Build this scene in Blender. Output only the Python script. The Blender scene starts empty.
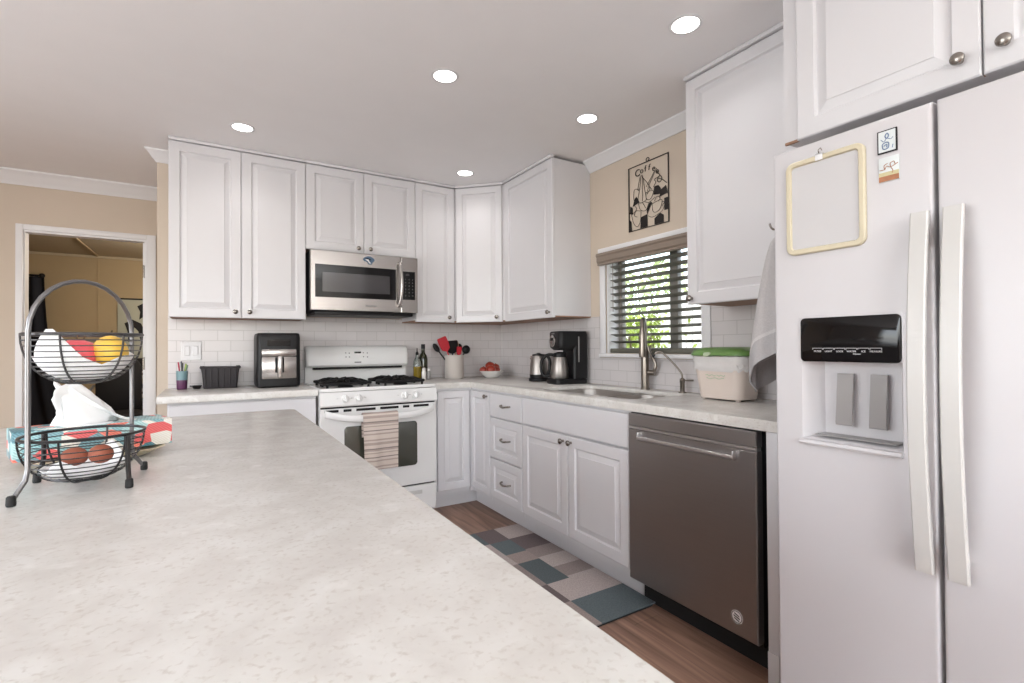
import bpy, bmesh, math, random
from mathutils import Vector, Matrix
random.seed(7)
R = math.radians
scn = bpy.context.scene
col = scn.collection
PI = math.pi

# ------------------------------------------------------------------ camera, world, exposure
CAM = Vector((-2.274, -3.9301, 1.175))
YAW, PITCH, ROLL, FPX = -0.5465, 0.0098, -0.0069, 496.2435
fw = Vector((-math.sin(YAW)*math.cos(PITCH), math.cos(YAW)*math.cos(PITCH), math.sin(PITCH)))
rt = Vector((math.cos(YAW), math.sin(YAW), 0)); up = rt.cross(fw)
r2 = rt*math.cos(ROLL)+up*math.sin(ROLL); u2 = up*math.cos(ROLL)-rt*math.sin(ROLL)
cd = bpy.data.cameras.new('camera'); cam = bpy.data.objects.new('camera', cd); col.objects.link(cam)
m = Matrix.Identity(4)
for i in range(3):
    m[i][0], m[i][1], m[i][2], m[i][3] = r2[i], u2[i], -fw[i], CAM[i]
cam.matrix_world = m
cd.sensor_fit = 'HORIZONTAL'; cd.sensor_width = 36; cd.lens = FPX/1024*36
cd.clip_start = 0.02; cd.clip_end = 100
scn.camera = cam
scn.view_settings.view_transform = 'Standard'
scn.view_settings.look = 'None'
scn.view_settings.exposure = 0.0
scn.view_settings.gamma = 1.0
scn.view_settings.use_curve_mapping = False

K_SKY = 0.84
w = bpy.data.worlds.new('sky'); scn.world = w; w.use_nodes = True
nt = w.node_tree
bgn = nt.nodes['Background']
sky = nt.nodes.new('ShaderNodeTexSky'); sky.sky_type = 'NISHITA'
sky.sun_disc = False; sky.sun_elevation = R(48); sky.sun_rotation = R(200)
hs = nt.nodes.new('ShaderNodeHueSaturation'); hs.inputs['Saturation'].default_value = 0.45
nt.links.new(sky.outputs[0], hs.inputs['Color']); nt.links.new(hs.outputs[0], bgn.inputs[0]); bgn.inputs[1].default_value = K_SKY

K_CAN, K_WIN, K_SIDE, K_HALL = 0.9, 18.0, 80.0, 70.0      # lamp powers
K_UP1, K_UP2, K_UP3 = 26.0, 70.0, 2.5

sl = bpy.data.lights.new('sun', 'SUN'); sl.energy = 4.0; sl.angle = R(0.6); sl.color = (1, 0.96, 0.88)
so = bpy.data.objects.new('sun', sl); col.objects.link(so)
so.rotation_euler = Vector((0.48, -0.14, -0.86)).to_track_quat('-Z', 'Y').to_euler()      # from over the roof: lights the garden

def area(name, loc, rot, sx, sy, power, colour=(1, 1, 1), parent=None):
    l = bpy.data.lights.new(name, 'AREA'); l.energy = power; l.color = colour
    l.shape = 'RECTANGLE'; l.size = sx; l.size_y = sy
    o = bpy.data.objects.new(name, l); col.objects.link(o); o.location = loc; o.rotation_euler = rot
    return o
# daylight through the living-room window behind the camera and the sliding door on the left
area('daylight_front_window', (-2.9, -6.62, 1.5), (R(90), 0, 0), 2.6, 1.7, K_WIN, (0.93, 0.97, 1.0))
area('daylight_left_slider', (-5.32, -3.0, 1.2), (R(90), 0, R(-90)), 2.4, 2.1, K_SIDE, (0.94, 0.975, 1.0))

# unseen uplights added to brighten the ceiling, left of and behind the camera
for x, y, k in ((-4.2, -4.9, K_UP1), (-1.2, -5.6, K_UP2), (-4.0, -1.1, K_UP3)):
    area('uplight_fill', (x, y, 1.70), (R(180), 0, 0), 0.35, 0.35, k, (0.94, 0.985, 1.0))

# ------------------------------------------------------------------ materials
def S(r, g, b):
    f = lambda c: ((c/255+0.055)/1.055)**2.4 if c/255 > 0.04045 else c/255/12.92
    return (f(r), f(g), f(b), 1)
MATS = {}
def pbr(name, c, rough=0.5, metal=0.0, var=0.03, scale=6.0, bump=0.0, bscale=200.0, coat=0.0, emit=None, estr=0.0, trans=0.0, spec=0.5, stretch=None):
    mt = bpy.data.materials.new(name); mt.use_nodes = True
    n = mt.node_tree.nodes; L = mt.node_tree.links; b = n['Principled BSDF']
    b.inputs['Roughness'].default_value = rough; b.inputs['Metallic'].default_value = metal
    b.inputs['Coat Weight'].default_value = coat
    b.inputs['Transmission Weight'].default_value = trans
    b.inputs['Specular IOR Level'].default_value = spec
    tc = n.new('ShaderNodeTexCoord'); no = n.new('ShaderNodeTexNoise'); no.inputs['Scale'].default_value = scale
    no.inputs['Detail'].default_value = 4
    src = tc.outputs['Object']
    if stretch:
        mp = n.new('ShaderNodeMapping'); mp.inputs['Scale'].default_value = stretch
        L.new(src, mp.inputs[0]); src = mp.outputs[0]
    L.new(src, no.inputs['Vector'])
    mx = n.new('ShaderNodeMix'); mx.data_type = 'RGBA'
    mx.inputs[6].default_value = tuple(max(0, x*(1-var)) for x in c[:3])+(1,)
    mx.inputs[7].default_value = tuple(min(1, x*(1+var)) for x in c[:3])+(1,)
    L.new(no.outputs[0], mx.inputs[0]); L.new(mx.outputs[2], b.inputs['Base Color'])
    if bump:
        n2 = n.new('ShaderNodeTexNoise'); n2.inputs['Scale'].default_value = bscale; n2.inputs['Detail'].default_value = 3
        L.new(src, n2.inputs['Vector'])
        bp = n.new('ShaderNodeBump'); bp.inputs['Strength'].default_value = bump; bp.inputs['Distance'].default_value = 0.002
        L.new(n2.outputs[0], bp.inputs['Height']); L.new(bp.outputs[0], b.inputs['Normal'])
    if emit:
        b.inputs['Emission Color'].default_value = emit; b.inputs['Emission Strength'].default_value = estr
    MATS[name] = mt
    return mt

cab = pbr('cabinet_white', S(211, 209, 211), 0.38, var=0.01)
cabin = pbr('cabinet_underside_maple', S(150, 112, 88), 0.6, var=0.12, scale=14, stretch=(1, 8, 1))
white = pbr('appliance_white', S(226, 225, 224), 0.25, var=0.01, bump=0.05, bscale=500)
fridgew = pbr('fridge_white', S(202, 199, 201), 0.34, var=0.01, bump=0.06, bscale=350)
handlew = pbr('handle_satin', S(196, 194, 191), 0.32, var=0.02)
trimw = pbr('trim_white', S(226, 225, 226), 0.4, var=0.01)
ceilw = pbr('ceiling_paint', S(241, 239, 239), 0.9, var=0.02, bump=0.25, bscale=160)
tan = pbr('wall_tan', S(202, 188, 172), 0.85, var=0.02, bump=0.15, bscale=180)
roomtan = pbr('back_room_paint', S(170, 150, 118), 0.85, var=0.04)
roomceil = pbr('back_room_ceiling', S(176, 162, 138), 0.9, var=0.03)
offw = pbr('living_room_white', S(228, 223, 218), 0.85, var=0.02)
steel = pbr('stainless', S(184, 179, 176), 0.27, 1.0, var=0.06, scale=9, stretch=(1, 1, 40), bump=0.02, bscale=60)
sinksteel = pbr('sink_steel', S(176, 171, 166), 0.42, 1.0, var=0.05, scale=20)
darksteel = pbr('dark_stainless', S(152, 149, 148), 0.36, 1.0, var=0.04, scale=5, stretch=(1, 1, 30), bump=0.02, bscale=60)
darksteel2 = pbr('dark_stainless_rail', S(205, 203, 204), 0.3, 1.0, var=0.03)
nickel = pbr('brushed_nickel', S(150, 144, 138), 0.25, 1.0, var=0.05)
faucetm = pbr('faucet_nickel', S(140, 132, 124), 0.28, 1.0, var=0.05)
black = pbr('black_plastic', S(20, 19, 21), 0.42, var=0.1, spec=0.3)
softsteel = pbr('satin_steel', S(168, 162, 158), 0.42, 1.0, var=0.06, scale=9, stretch=(1, 1, 40))
blackg = pbr('black_glass', S(12, 11, 13), 0.08, var=0.1, coat=0.0, spec=0.4)
ovenglass = pbr('oven_glass', S(66, 66, 58), 0.08, var=0.1, coat=0.6)
microglass = pbr('microwave_mesh_window', S(62, 60, 62), 0.12, var=0.08, coat=0.4)
iron = pbr('cast_iron', S(18, 17, 18), 0.6, var=0.15, bump=0.2, spec=0.25)
rubber = pbr('black_rubber', S(22, 22, 22), 0.7, var=0.1)
wire = pbr('black_wire', S(58, 57, 58), 0.28, 0.75, var=0.1)
archm = pbr('arch_wire_sheen', S(128, 127, 128), 0.3, 0.85, var=0.06)  # paler copy of the black wire: the arch's sheen is in its colour
upwire = pbr('upper_wire_sheen', S(92, 91, 92), 0.3, 0.8, var=0.06)  # black wire again, lightened by the sheen painted onto the upper bowl
signm = pbr('sign_black_iron', S(38, 32, 30), 0.5, 0.3, var=0.1)
greyp = pbr('paddle_grey', S(150, 147, 146), 0.4, var=0.03)
blind = pbr('blind_slat', S(98, 96, 86), 0.5, var=0.06)
valance = pbr('blind_valance', S(136, 122, 110), 0.5, var=0.08, scale=12, stretch=(1, 0.3, 6))
blackgap = pbr('shadow_gap_black', S(14, 13, 13), 0.8, var=0.1)
cream = pbr('cream_plastic', S(204, 194, 168), 0.4, var=0.02)
whiteb = pbr('whiteboard_face', S(198, 196, 197), 0.15, var=0.01)
paperw = pbr('tissue_paper', S(244, 244, 244), 0.9, var=0.02)
crockm = pbr('crock_glaze', S(196, 188, 182), 0.3, var=0.02, coat=0.3)
bowlm = pbr('bowl_glaze', S(226, 222, 218), 0.25, var=0.01, coat=0.3)
tomato = pbr('tomato_red', S(152, 56, 42), 0.3, var=0.25, scale=14)
apple = pbr('apple_pink', S(230, 96, 104), 0.35, var=0.25, scale=14)
mango = pbr('mango_yellow', S(246, 196, 84), 0.4, var=0.2, scale=12)
potato = pbr('potato_skin', S(150, 84, 62), 0.65, var=0.25, scale=30)
redp = pbr('red_silicone', S(178, 36, 48), 0.4, var=0.06)
wood = pbr('utensil_wood', S(196, 160, 130), 0.6, var=0.1, stretch=(1, 1, 0.2), scale=40)
oliveoil = pbr('olive_oil', S(120, 100, 22), 0.1, var=0.05, coat=0.5)
clearg = pbr('clear_glass', S(190, 196, 190), 0.05, var=0.02, trans=0.7)
darkbottle = pbr('dark_green_bottle', S(38, 40, 20), 0.08, var=0.1, coat=0.5)
wicker = pbr('dark_wicker', S(52, 48, 50), 0.7, var=0.3, scale=60, bump=0.8, bscale=120, stretch=(1, 1, 2.5))
purple = pbr('cup_purple', S(92, 50, 84), 0.4, var=0.3, scale=30)
teal_cup = pbr('cup_teal', S(116, 146, 152), 0.4, var=0.2, scale=30)
binm = pbr('bin_cream', S(222, 208, 198), 0.45, var=0.02)
bagm = pbr('bin_bag', S(216, 212, 210), 0.3, var=0.06, scale=40, bump=0.5, bscale=60)
greenlid = pbr('lid_green', S(104, 140, 76), 0.35, var=0.05)
faintgreen = pbr('faint_green_print', S(176, 190, 160), 0.5)
towelm = pbr('grey_terry', S(190, 186, 186), 0.95, var=0.12, scale=160, bump=1.0, bscale=300)
towelhem = pbr('grey_terry_dark_hem', S(182, 179, 180), 0.95, var=0.1, scale=160, bump=0.8, bscale=300)
towelband = pbr('pale_towel_band', S(205, 202, 201), 0.95, var=0.1, scale=200, bump=0.8, bscale=300)
navy = pbr('navy_curtain', S(26, 28, 38), 0.9, var=0.2, scale=30, stretch=(6, 6, 0.3))
dark = pbr('dark_furniture', S(24, 22, 24), 0.6, var=0.2, spec=0.3)
palepic = pbr('pale_picture', S(176, 176, 160), 0.6, var=0.05)
deskw = pbr('desk_white', S(176, 172, 168), 0.5, var=0.03)
blueteam = pbr('decal_blue', S(74, 98, 124), 0.4, var=0.1)
silver = pbr('badge_silver', S(214, 210, 208), 0.35, 0.1, var=0.03)
lettering = pbr('white_lettering', S(225, 225, 225), 0.5)
greylet = pbr('grey_lettering', S(120, 118, 118), 0.5)
lensm = pbr('light_lens', S(255, 255, 250), 0.4, emit=(1, 0.97, 0.93, 1), estr=9.0)
picblue = pbr('magnet_blue_drawing', S(110, 130, 160), 0.4, var=0.1)
picbase = pbr('magnet_white_print', S(214, 220, 220), 0.3, var=0.04)
picorange = pbr('magnet_orange_print', S(168, 112, 78), 0.3, var=0.4, scale=60)
picyellow = pbr('magnet_yellow_print', S(196, 186, 146), 0.3, var=0.2, scale=60)
leafm = pbr('shrub_leaf', S(150, 170, 70), 0.6, var=0.45, scale=5)
leafm2 = pbr('tree_leaf', S(168, 182, 128), 0.6, var=0.4, scale=4)
leafd = pbr('shrub_stem', S(90, 76, 52), 0.8, var=0.2)
patio = pbr('patio_concrete', S(190, 184, 176), 0.9, var=0.05)
stuccow = pbr('outside_wall_white', S(238, 236, 232), 0.9, var=0.02)
postg = pbr('window_frame_grey', S(128, 124, 118), 0.5, var=0.03)

def glass_pane():
    mt = bpy.data.materials.new('window_glass'); mt.use_nodes = True
    n = mt.node_tree.nodes; L = mt.node_tree.links; n.remove(n['Principled BSDF'])
    t = n.new('ShaderNodeBsdfTransparent'); g = n.new('ShaderNodeBsdfGlossy'); g.inputs['Roughness'].default_value = 0.02
    lw = n.new('ShaderNodeLayerWeight'); lw.inputs[0].default_value = 0.5
    pw = n.new('ShaderNodeMath'); pw.operation = 'POWER'; pw.inputs[1].default_value = 4.0; L.new(lw.outputs['Facing'], pw.inputs[0])
    fr = n.new('ShaderNodeMath'); fr.operation = 'MULTIPLY_ADD'; fr.inputs[1].default_value = 0.8; fr.inputs[2].default_value = 0.03; L.new(pw.outputs[0], fr.inputs[0])
    t.inputs[0].default_value = (0.93, 0.95, 0.94, 1)
    mx = n.new('ShaderNodeMixShader'); L.new(fr.outputs[0], mx.inputs[0]); L.new(t.outputs[0], mx.inputs[1]); L.new(g.outputs[0], mx.inputs[2])
    L.new(mx.outputs[0], n['Material Output'].inputs[0]); return mt
glassm = glass_pane()

def quartz():
    mt = bpy.data.materials.new('quartz_counter'); mt.use_nodes = True
    n = mt.node_tree.nodes; L = mt.node_tree.links; b = n['Principled BSDF']
    tc = n.new('ShaderNodeTexCoord')
    def noise(s, d=4, dist=0.0):
        x = n.new('ShaderNodeTexNoise'); x.inputs['Scale'].default_value = s; x.inputs['Detail'].default_value = d
        x.inputs['Distortion'].default_value = dist; L.new(tc.outputs['Object'], x.inputs['Vector']); return x
    def ramp(src, stops):
        r = n.new('ShaderNodeValToRGB'); e = r.color_ramp.elements
        e[0].position, e[0].color = stops[0]; e[1].position, e[1].color = stops[-1]
        for p, c in stops[1:-1]:
            q = e.new(p); q.color = c
        L.new(src, r.inputs[0]); return r
    a = ramp(noise(14, 5, 0.6).outputs[0], [(0.34, S(205, 201, 196)), (0.5, S(211, 208, 203)), (0.68, S(217, 215, 211))])
    v = ramp(noise(130, 8, 0.3).outputs[0], [(0.30, (0.75, 0.75, 0.75, 1)), (0.46, (0, 0, 0, 1)), (1.0, (0, 0, 0, 1))])
    s = ramp(noise(20, 2, 0.3).outputs[0], [(0.0, (0, 0, 0, 1)), (0.64, (0, 0, 0, 1)), (0.76, (0.7, 0.7, 0.7, 1))])
    m1 = n.new('ShaderNodeMix'); m1.data_type = 'RGBA'; m1.inputs[7].default_value = S(194, 187, 180)
    L.new(v.outputs[0], m1.inputs[0]); L.new(a.outputs[0], m1.inputs[6])
    m2 = n.new('ShaderNodeMix'); m2.data_type = 'RGBA'; m2.inputs[7].default_value = S(226, 224, 220)
    L.new(s.outputs[0], m2.inputs[0]); L.new(m1.outputs[2], m2.inputs[6])
    L.new(m2.outputs[2], b.inputs['Base Color'])
    b.inputs['Roughness'].default_value = 0.27
    return mt
qz = quartz()

def tile_mat(name, plane):
    mt = bpy.data.materials.new(name); mt.use_nodes = True
    n = mt.node_tree.nodes; L = mt.node_tree.links; b = n['Principled BSDF']
    tc = n.new('ShaderNodeTexCoord'); sp = n.new('ShaderNodeSeparateXYZ'); cb = n.new('ShaderNodeCombineXYZ')
    L.new(tc.outputs['Object'], sp.inputs[0])
    L.new(sp.outputs[0 if plane == 'xz' else 1], cb.inputs[0]); L.new(sp.outputs[2], cb.inputs[1])
    mp = n.new('ShaderNodeMapping'); mp.inputs['Location'].default_value = (0.06, -0.012, 0); L.new(cb.outputs[0], mp.inputs[0])
    br = n.new('ShaderNodeTexBrick'); L.new(mp.outputs[0], br.inputs[0])
    br.inputs['Scale'].default_value = 1.0; br.inputs['Brick Width'].default_value = 0.155; br.inputs['Row Height'].default_value = 0.0715
    br.inputs['Mortar Size'].default_value = 0.0022; br.inputs['Mortar Smooth'].default_value = 0.3
    br.inputs['Color1'].default_value = S(208, 203, 203); br.inputs['Color2'].default_value = S(204, 199, 199)
    br.inputs['Mortar'].default_value = S(186, 181, 180)
    L.new(br.outputs[0], b.inputs['Base Color'])
    bp = n.new('ShaderNodeBump'); bp.inputs['Strength'].default_value = 0.35; bp.inputs['Distance'].default_value = 0.002; bp.invert = True
    L.new(br.outputs[1], bp.inputs['Height']); L.new(bp.outputs[0], b.inputs['Normal'])
    b.inputs['Roughness'].default_value = 0.22
    return mt
tile_b = tile_mat('subway_tile_back', 'xz'); tile_r = tile_mat('subway_tile_right', 'yz')

def floor_mat():
    mt = bpy.data.materials.new('floor_planks'); mt.use_nodes = True
    n = mt.node_tree.nodes; L = mt.node_tree.links; b = n['Principled BSDF']
    tc = n.new('ShaderNodeTexCoord'); mp = n.new('ShaderNodeMapping'); mp.inputs['Rotation'].default_value = (0, 0, R(90))
    L.new(tc.outputs['Object'], mp.inputs[0])
    br = n.new('ShaderNodeTexBrick'); L.new(mp.outputs[0], br.inputs[0]); br.inputs['Scale'].default_value = 1
    br.inputs['Brick Width'].default_value = 1.2; br.inputs['Row Height'].default_value = 0.15; br.inputs['Mortar Size'].default_value = 0.0015
    br.inputs['Color1'].default_value = S(140, 106, 88); br.inputs['Color2'].default_value = S(112, 84, 70); br.inputs['Mortar'].default_value = S(46, 36, 32)
    m2 = n.new('ShaderNodeMapping'); m2.inputs['Scale'].default_value = (14, 1.1, 1); L.new(tc.outputs['Object'], m2.inputs[0])
    no = n.new('ShaderNodeTexNoise'); no.inputs['Scale'].default_value = 1.6; no.inputs['Detail'].default_value = 7; no.inputs['Distortion'].default_value = 0.8
    L.new(m2.outputs[0], no.inputs['Vector'])
    rp = n.new('ShaderNodeValToRGB'); rp.color_ramp.elements[0].position = 0.32; rp.color_ramp.elements[0].color = S(84, 60, 49)
    rp.color_ramp.elements[1].position = 0.7; rp.color_ramp.elements[1].color = S(182, 146, 126); L.new(no.outputs[0], rp.inputs[0])
    mx = n.new('ShaderNodeMix'); mx.data_type = 'RGBA'; mx.inputs[0].default_value = 0.6
    L.new(br.outputs[0], mx.inputs[6]); L.new(rp.outputs[0], mx.inputs[7]); L.new(mx.outputs[2], b.inputs['Base Color'])
    b.inputs['Roughness'].default_value = 0.42
    return mt
floorm = floor_mat()

def stripe_mat(name, stops, axis, period, rough=0.95):
    """woven stripes that belong to the cloth"""
    mt = bpy.data.materials.new(name); mt.use_nodes = True
    n = mt.node_tree.nodes; L = mt.node_tree.links; b = n['Principled BSDF']
    tc = n.new('ShaderNodeTexCoord'); sp = n.new('ShaderNodeSeparateXYZ'); L.new(tc.outputs['Object'], sp.inputs[0])
    ma = n.new('ShaderNodeMath'); ma.operation = 'DIVIDE'; ma.inputs[1].default_value = period; L.new(sp.outputs[axis], ma.inputs[0])
    fr = n.new('ShaderNodeMath'); fr.operation = 'FRACT'; L.new(ma.outputs[0], fr.inputs[0])
    rp = n.new('ShaderNodeValToRGB'); rp.color_ramp.interpolation = 'CONSTANT'; e = rp.color_ramp.elements
    e[0].position, e[0].color = stops[0]; e[1].position, e[1].color = stops[-1]
    for p, c in stops[1:-1]:
        q = e.new(p); q.color = c
    L.new(fr.outputs[0], rp.inputs[0]); L.new(rp.outputs[0], b.inputs['Base Color']); b.inputs['Roughness'].default_value = rough
    no = n.new('ShaderNodeTexNoise'); no.inputs['Scale'].default_value = 250; L.new(tc.outputs['Object'], no.inputs['Vector'])
    bp = n.new('ShaderNodeBump'); bp.inputs['Strength'].default_value = 0.5; bp.inputs['Distance'].default_value = 0.002
    L.new(no.outputs[0], bp.inputs['Height']); L.new(bp.outputs[0], b.inputs['Normal'])
    return mt
lt, md, dk = S(206, 192, 182), S(172, 156, 148), S(134, 122, 118)
towelstripe = stripe_mat('striped_towel', [(0, lt), (0.10, md), (0.16, lt), (0.24, dk), (0.28, lt), (0.40, md), (0.44, lt), (0.50, md), (0.56, dk), (0.60, lt), (0.72, md), (0.82, lt), (0.88, md), (0.94, lt)], 2, 0.17)

# ------------------------------------------------------------------ mesh helpers
OFF = {}
class MB:
    def __init__(s): s.bm = bmesh.new(); s.mark = 0
    def vs(s, pts): return [s.bm.verts.new(Vector(p)) for p in pts]
    def box(s, x0, x1, y0, y1, z0, z1, bev=0.0, seg=2):
        v = s.vs([(x, y, z) for z in (z0, z1) for y in (y0, y1) for x in (x0, x1)])
        fs = [s.bm.faces.new([v[i] for i in q]) for q in ((0, 2, 3, 1), (4, 5, 7, 6), (0, 1, 5, 4), (2, 6, 7, 3), (0, 4, 6, 2), (1, 3, 7, 5))]
        if bev:
            ed = list({e for f in fs for e in f.edges})
            bmesh.ops.bevel(s.bm, geom=ed, offset=bev, segments=seg, profile=0.5, affect='EDGES')
        return s
    def rings(s, rs, cap0=True, cap1=True, closed=True, loop=False):
        V = [s.vs(r) for r in rs]; n = len(V[0])
        pairs = list(zip(V[:-1], V[1:]))
        if loop: pairs.append((V[-1], V[0]))
        for a, b in pairs:
            for i in range(n if closed else n-1):
                j = (i+1) % n
                try: s.bm.faces.new((a[i], a[j], b[j], b[i]))
                except ValueError: pass
        if cap0 and not loop: s.bm.faces.new(V[0][::-1])
        if cap1 and not loop: s.bm.faces.new(V[-1])
        return s
    def lathe(s, prof, o=(0, 0, 0), ax=(0, 0, 1), seg=20, cap0=True, cap1=True):
        ax = Vector(ax).normalized(); o = Vector(o)
        a = ax.orthogonal().normalized(); b = ax.cross(a)
        rs = [[o+ax*h+(a*math.cos(t)+b*math.sin(t))*max(r, 1e-5) for t in [2*PI*i/seg for i in range(seg)]] for r, h in prof]
        return s.rings(rs, cap0, cap1)
    def cyl(s, o, ax, r, h, seg=16): return s.lathe([(r, 0), (r, h)], o, ax, seg)
    def tube(s, pts, r, seg=8, closed=False):
        P = [Vector(p) for p in pts]; n = len(P); rs = []
        rr = r if isinstance(r, (list, tuple)) else [r]*n
        prev = None
        for i in range(n):
            if closed: t = P[(i+1) % n]-P[(i-1) % n]
            else: t = P[min(i+1, n-1)]-P[max(i-1, 0)]
            t.normalize()
            a = t.orthogonal().normalized() if prev is None else (prev-t*prev.dot(t)).normalized()
            prev = a; b = t.cross(a)
            rs.append([P[i]+(a*math.cos(k)+b*math.sin(k))*rr[i] for k in [2*PI*q/seg for q in range(seg)]])
        if closed:
            # align last ring with first to close cleanly
            return s.rings(rs+[rs[0]], False, False)
        return s.rings(rs)
    def ball(s, c, r, sx=1, sy=1, sz=1, seg=16, wob=0.0):
        c = Vector(c); rs = []; N = seg//2
        for i in range(N+1):
            t = PI*i/N; k = max(math.sin(t), 0.02)
            rs.append([c+Vector((r*sx*k*math.cos(q)*(1+wob*math.sin(3*q+t*2)), r*sy*k*math.sin(q)*(1+wob*math.cos(2*q)), -r*sz*math.cos(t))) for q in [2*PI*j/seg for j in range(seg)]])
        return s.rings(rs)
    def poly(s, pts, h):
        """extrude planar polygon by vector h"""
        h = Vector(h); return s.rings([pts, [Vector(p)+h for p in pts]])
    def sheet(s, grid, th=0.0):
        V = [s.vs(r) for r in grid]
        for a, b in zip(V[:-1], V[1:]):
            for i in range(len(a)-1): s.bm.faces.new((a[i], a[i+1], b[i+1], b[i]))
        if th:
            s.bm.normal_update()
            g = bmesh.ops.solidify(s.bm, geom=s.bm.faces[:], thickness=th)
        return s
    def panel(s, O, U, V, N, wd, ht, t=0.02, prof=None):
        """slab with stepped/raised front: O lower left of the FRONT plane"""
        O, U, V, N = Vector(O), Vector(U), Vector(V), Vector(N)
        if prof is None: prof = SLAB
        pr = [(0, -t), (0, -0.004), (0.004, 0)]+list(prof)
        rs = []
        for ins, d in pr:
            rs.append([O+U*a+V*b+N*d for a, b in ((ins, ins), (wd-ins, ins), (wd-ins, ht-ins), (ins, ht-ins))])
        return s.rings(rs)
    def build(s, name, mt, parent=None, smooth=38, loc=None, label=None):
        bm = s.bm
        bmesh.ops.recalc_face_normals(bm, faces=bm.faces[:])
        off = OFF.get(parent.name, Vector()) if parent else Vector(loc or (0, 0, 0))
        if off.length: bmesh.ops.translate(bm, vec=-off, verts=bm.verts[:])
        me = bpy.data.meshes.new(name); bm.to_mesh(me); bm.free()
        me.materials.append(mt)
        if smooth:
            me.shade_smooth(); me.set_sharp_from_angle(angle=R(smooth))
        o = bpy.data.objects.new(name, me); col.objects.link(o)
        if parent: o.parent = parent; OFF[o.name] = off
        else: o.location = off; OFF[o.name] = off
        if label: o['label'] = label
        return o
SLAB = []
def RAISED(fr=0.055):
    return [(fr, 0), (fr+0.003, -0.006), (fr+0.006, -0.010), (fr+0.010, -0.0105), (fr+0.036, -0.0025), (fr+0.0375, 0)]
X, Y, Z = Vector((1, 0, 0)), Vector((0, 1, 0)), Vector((0, 0, 1))

def thing(name, label, cat, loc=(0, 0, 0), rotz=0.0, group=None, local=False):
    o = bpy.data.objects.new(name, None); col.objects.link(o); o.empty_display_size = 0.1
    o.location = loc; o.rotation_euler = (0, 0, rotz); o['label'] = label; o['category'] = cat
    if group: o['group'] = group
    OFF[o.name] = Vector((0, 0, 0)) if local else Vector(loc)
    return o
def tag(o, label, cat, group=None, kind=None):
    o['label'] = label; o['category'] = cat
    if group: o['group'] = group
    if kind: o['kind'] = kind
    return o
def struct(name, mb, mt, smooth=38, loc=None, parent=None):
    o = mb.build(name, mt, parent, smooth, loc)
    if not parent: o['kind'] = 'structure'
    return o
def dup(root, loc=None, rotz=None, label=None):
    r = root.copy(); col.objects.link(r)
    if loc is not None: r.location = loc
    if rotz is not None: r.rotation_euler = (0, 0, rotz)
    if label: r['label'] = label
    for ch in root.children:
        c = ch.copy(); col.objects.link(c); c.parent = r
        for g in ch.children:
            d = g.copy(); col.objects.link(d); d.parent = c
    return r
def text(name, body, size, loc, xdir, ydir, mt, parent, depth=0.0004, align='CENTER'):
    cu = bpy.data.curves.new(name, 'FONT'); cu.body = body; cu.size = size; cu.extrude = depth; cu.align_x = align
    o = bpy.data.objects.new(name, cu); col.objects.link(o); cu.materials.append(mt)
    x, y = Vector(xdir), Vector(ydir); z = x.cross(y)
    off = OFF.get(parent.name, Vector()); mm = Matrix.Identity(4); p = Vector(loc)-off
    for i in range(3): mm[i][0], mm[i][1], mm[i][2], mm[i][3] = x[i], y[i], z[i], p[i]
    me = bpy.data.meshes.new_from_object(o); bpy.data.objects.remove(o)
    o = bpy.data.objects.new(name, me); col.objects.link(o)
    if not me.materials: me.materials.append(mt)
    o.parent = parent; o.matrix_local = mm
    return o
def rrect(cx, cy, wd, ht, r, z, n=5):
    pts = []
    for (sx, sy, a0) in ((1, 1, 0), (-1, 1, 90), (-1, -1, 180), (1, -1, 270)):
        for k in range(n+1):
            a = R(a0+90*k/n)
            pts.append(Vector((cx+sx*(wd/2-r)+r*math.cos(a), cy+sy*(ht/2-r)+r*math.sin(a), z)))
    return pts
def catmull(pts, n=6):
    P = [Vector(p) for p in pts]; out = []
    for i in range(len(P)-1):
        p0, p1, p2, p3 = P[max(i-1, 0)], P[i], P[i+1], P[min(i+2, len(P)-1)]
        for k in range(n):
            t = k/n
            out.append(0.5*((2*p1)+(p2-p0)*t+(2*p0-5*p1+4*p2-p3)*t*t+(3*p1-p0-3*p2+p3)*t**3))
    out.append(P[-1]); return out

# ------------------------------------------------------------------ the setting
CE = 2.455
XL, YF, YD = -5.2, -6.5, 0.95
struct('floor', MB().box(XL-0.1, 0.1, YF-0.1, 4.1, -0.1, 0), floorm)
struct('ceiling', MB().box(XL-0.1, 0.14, YF-0.1, YD+0.12, CE, CE+0.1), ceilw)
struct('wall_back', MB().box(-2.567, 0.0, 0.0, 0.12, 0, CE).box(-2.567, -2.45, 0.12, YD, 0, CE), tan)
WY0, WY1, WZ0, WZ1 = -2.18, -1.42, 1.125, 1.79      # window opening
wr = MB().box(0, 0.14, YF-0.1, WY0, 0, CE).box(0, 0.14, WY1, 0.12, 0, CE).box(0, 0.14, WY0, WY1, 0, WZ0).box(0, 0.14, WY0, WY1, WZ1, CE)
struct('wall_right', wr, tan)
DX0, DX1, DZ = -3.428, -2.700, 2.045
wd = MB().box(XL, DX0, YD, YD+0.09, 0, CE).box(DX1, -2.45, YD, YD+0.09, 0, CE).box(DX0, DX1, YD, YD+0.09, DZ, CE).box(XL, -2.45, YD+0.09, YD+0.12, 2.3, CE)
struct('wall_hall', wd, tan)
wl = MB().box(XL-0.1, XL, YF, -4.3, 0, CE).box(XL-0.1, XL, -1.7, YD+0.12, 0, CE).box(XL-0.1, XL, -4.3, -1.7, 2.2, CE)
struct('wall_left', wl, offw)
wf = MB().box(XL, -4.3, YF-0.1, YF, 0, CE).box(-1.5, 0, YF-0.1, YF, 0, CE).box(-4.3, -1.5, YF-0.1, YF, 0, 0.6).box(-4.3, -1.5, YF-0.1, YF, 2.4, CE)
struct('wall_front', wf, offw)

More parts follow.
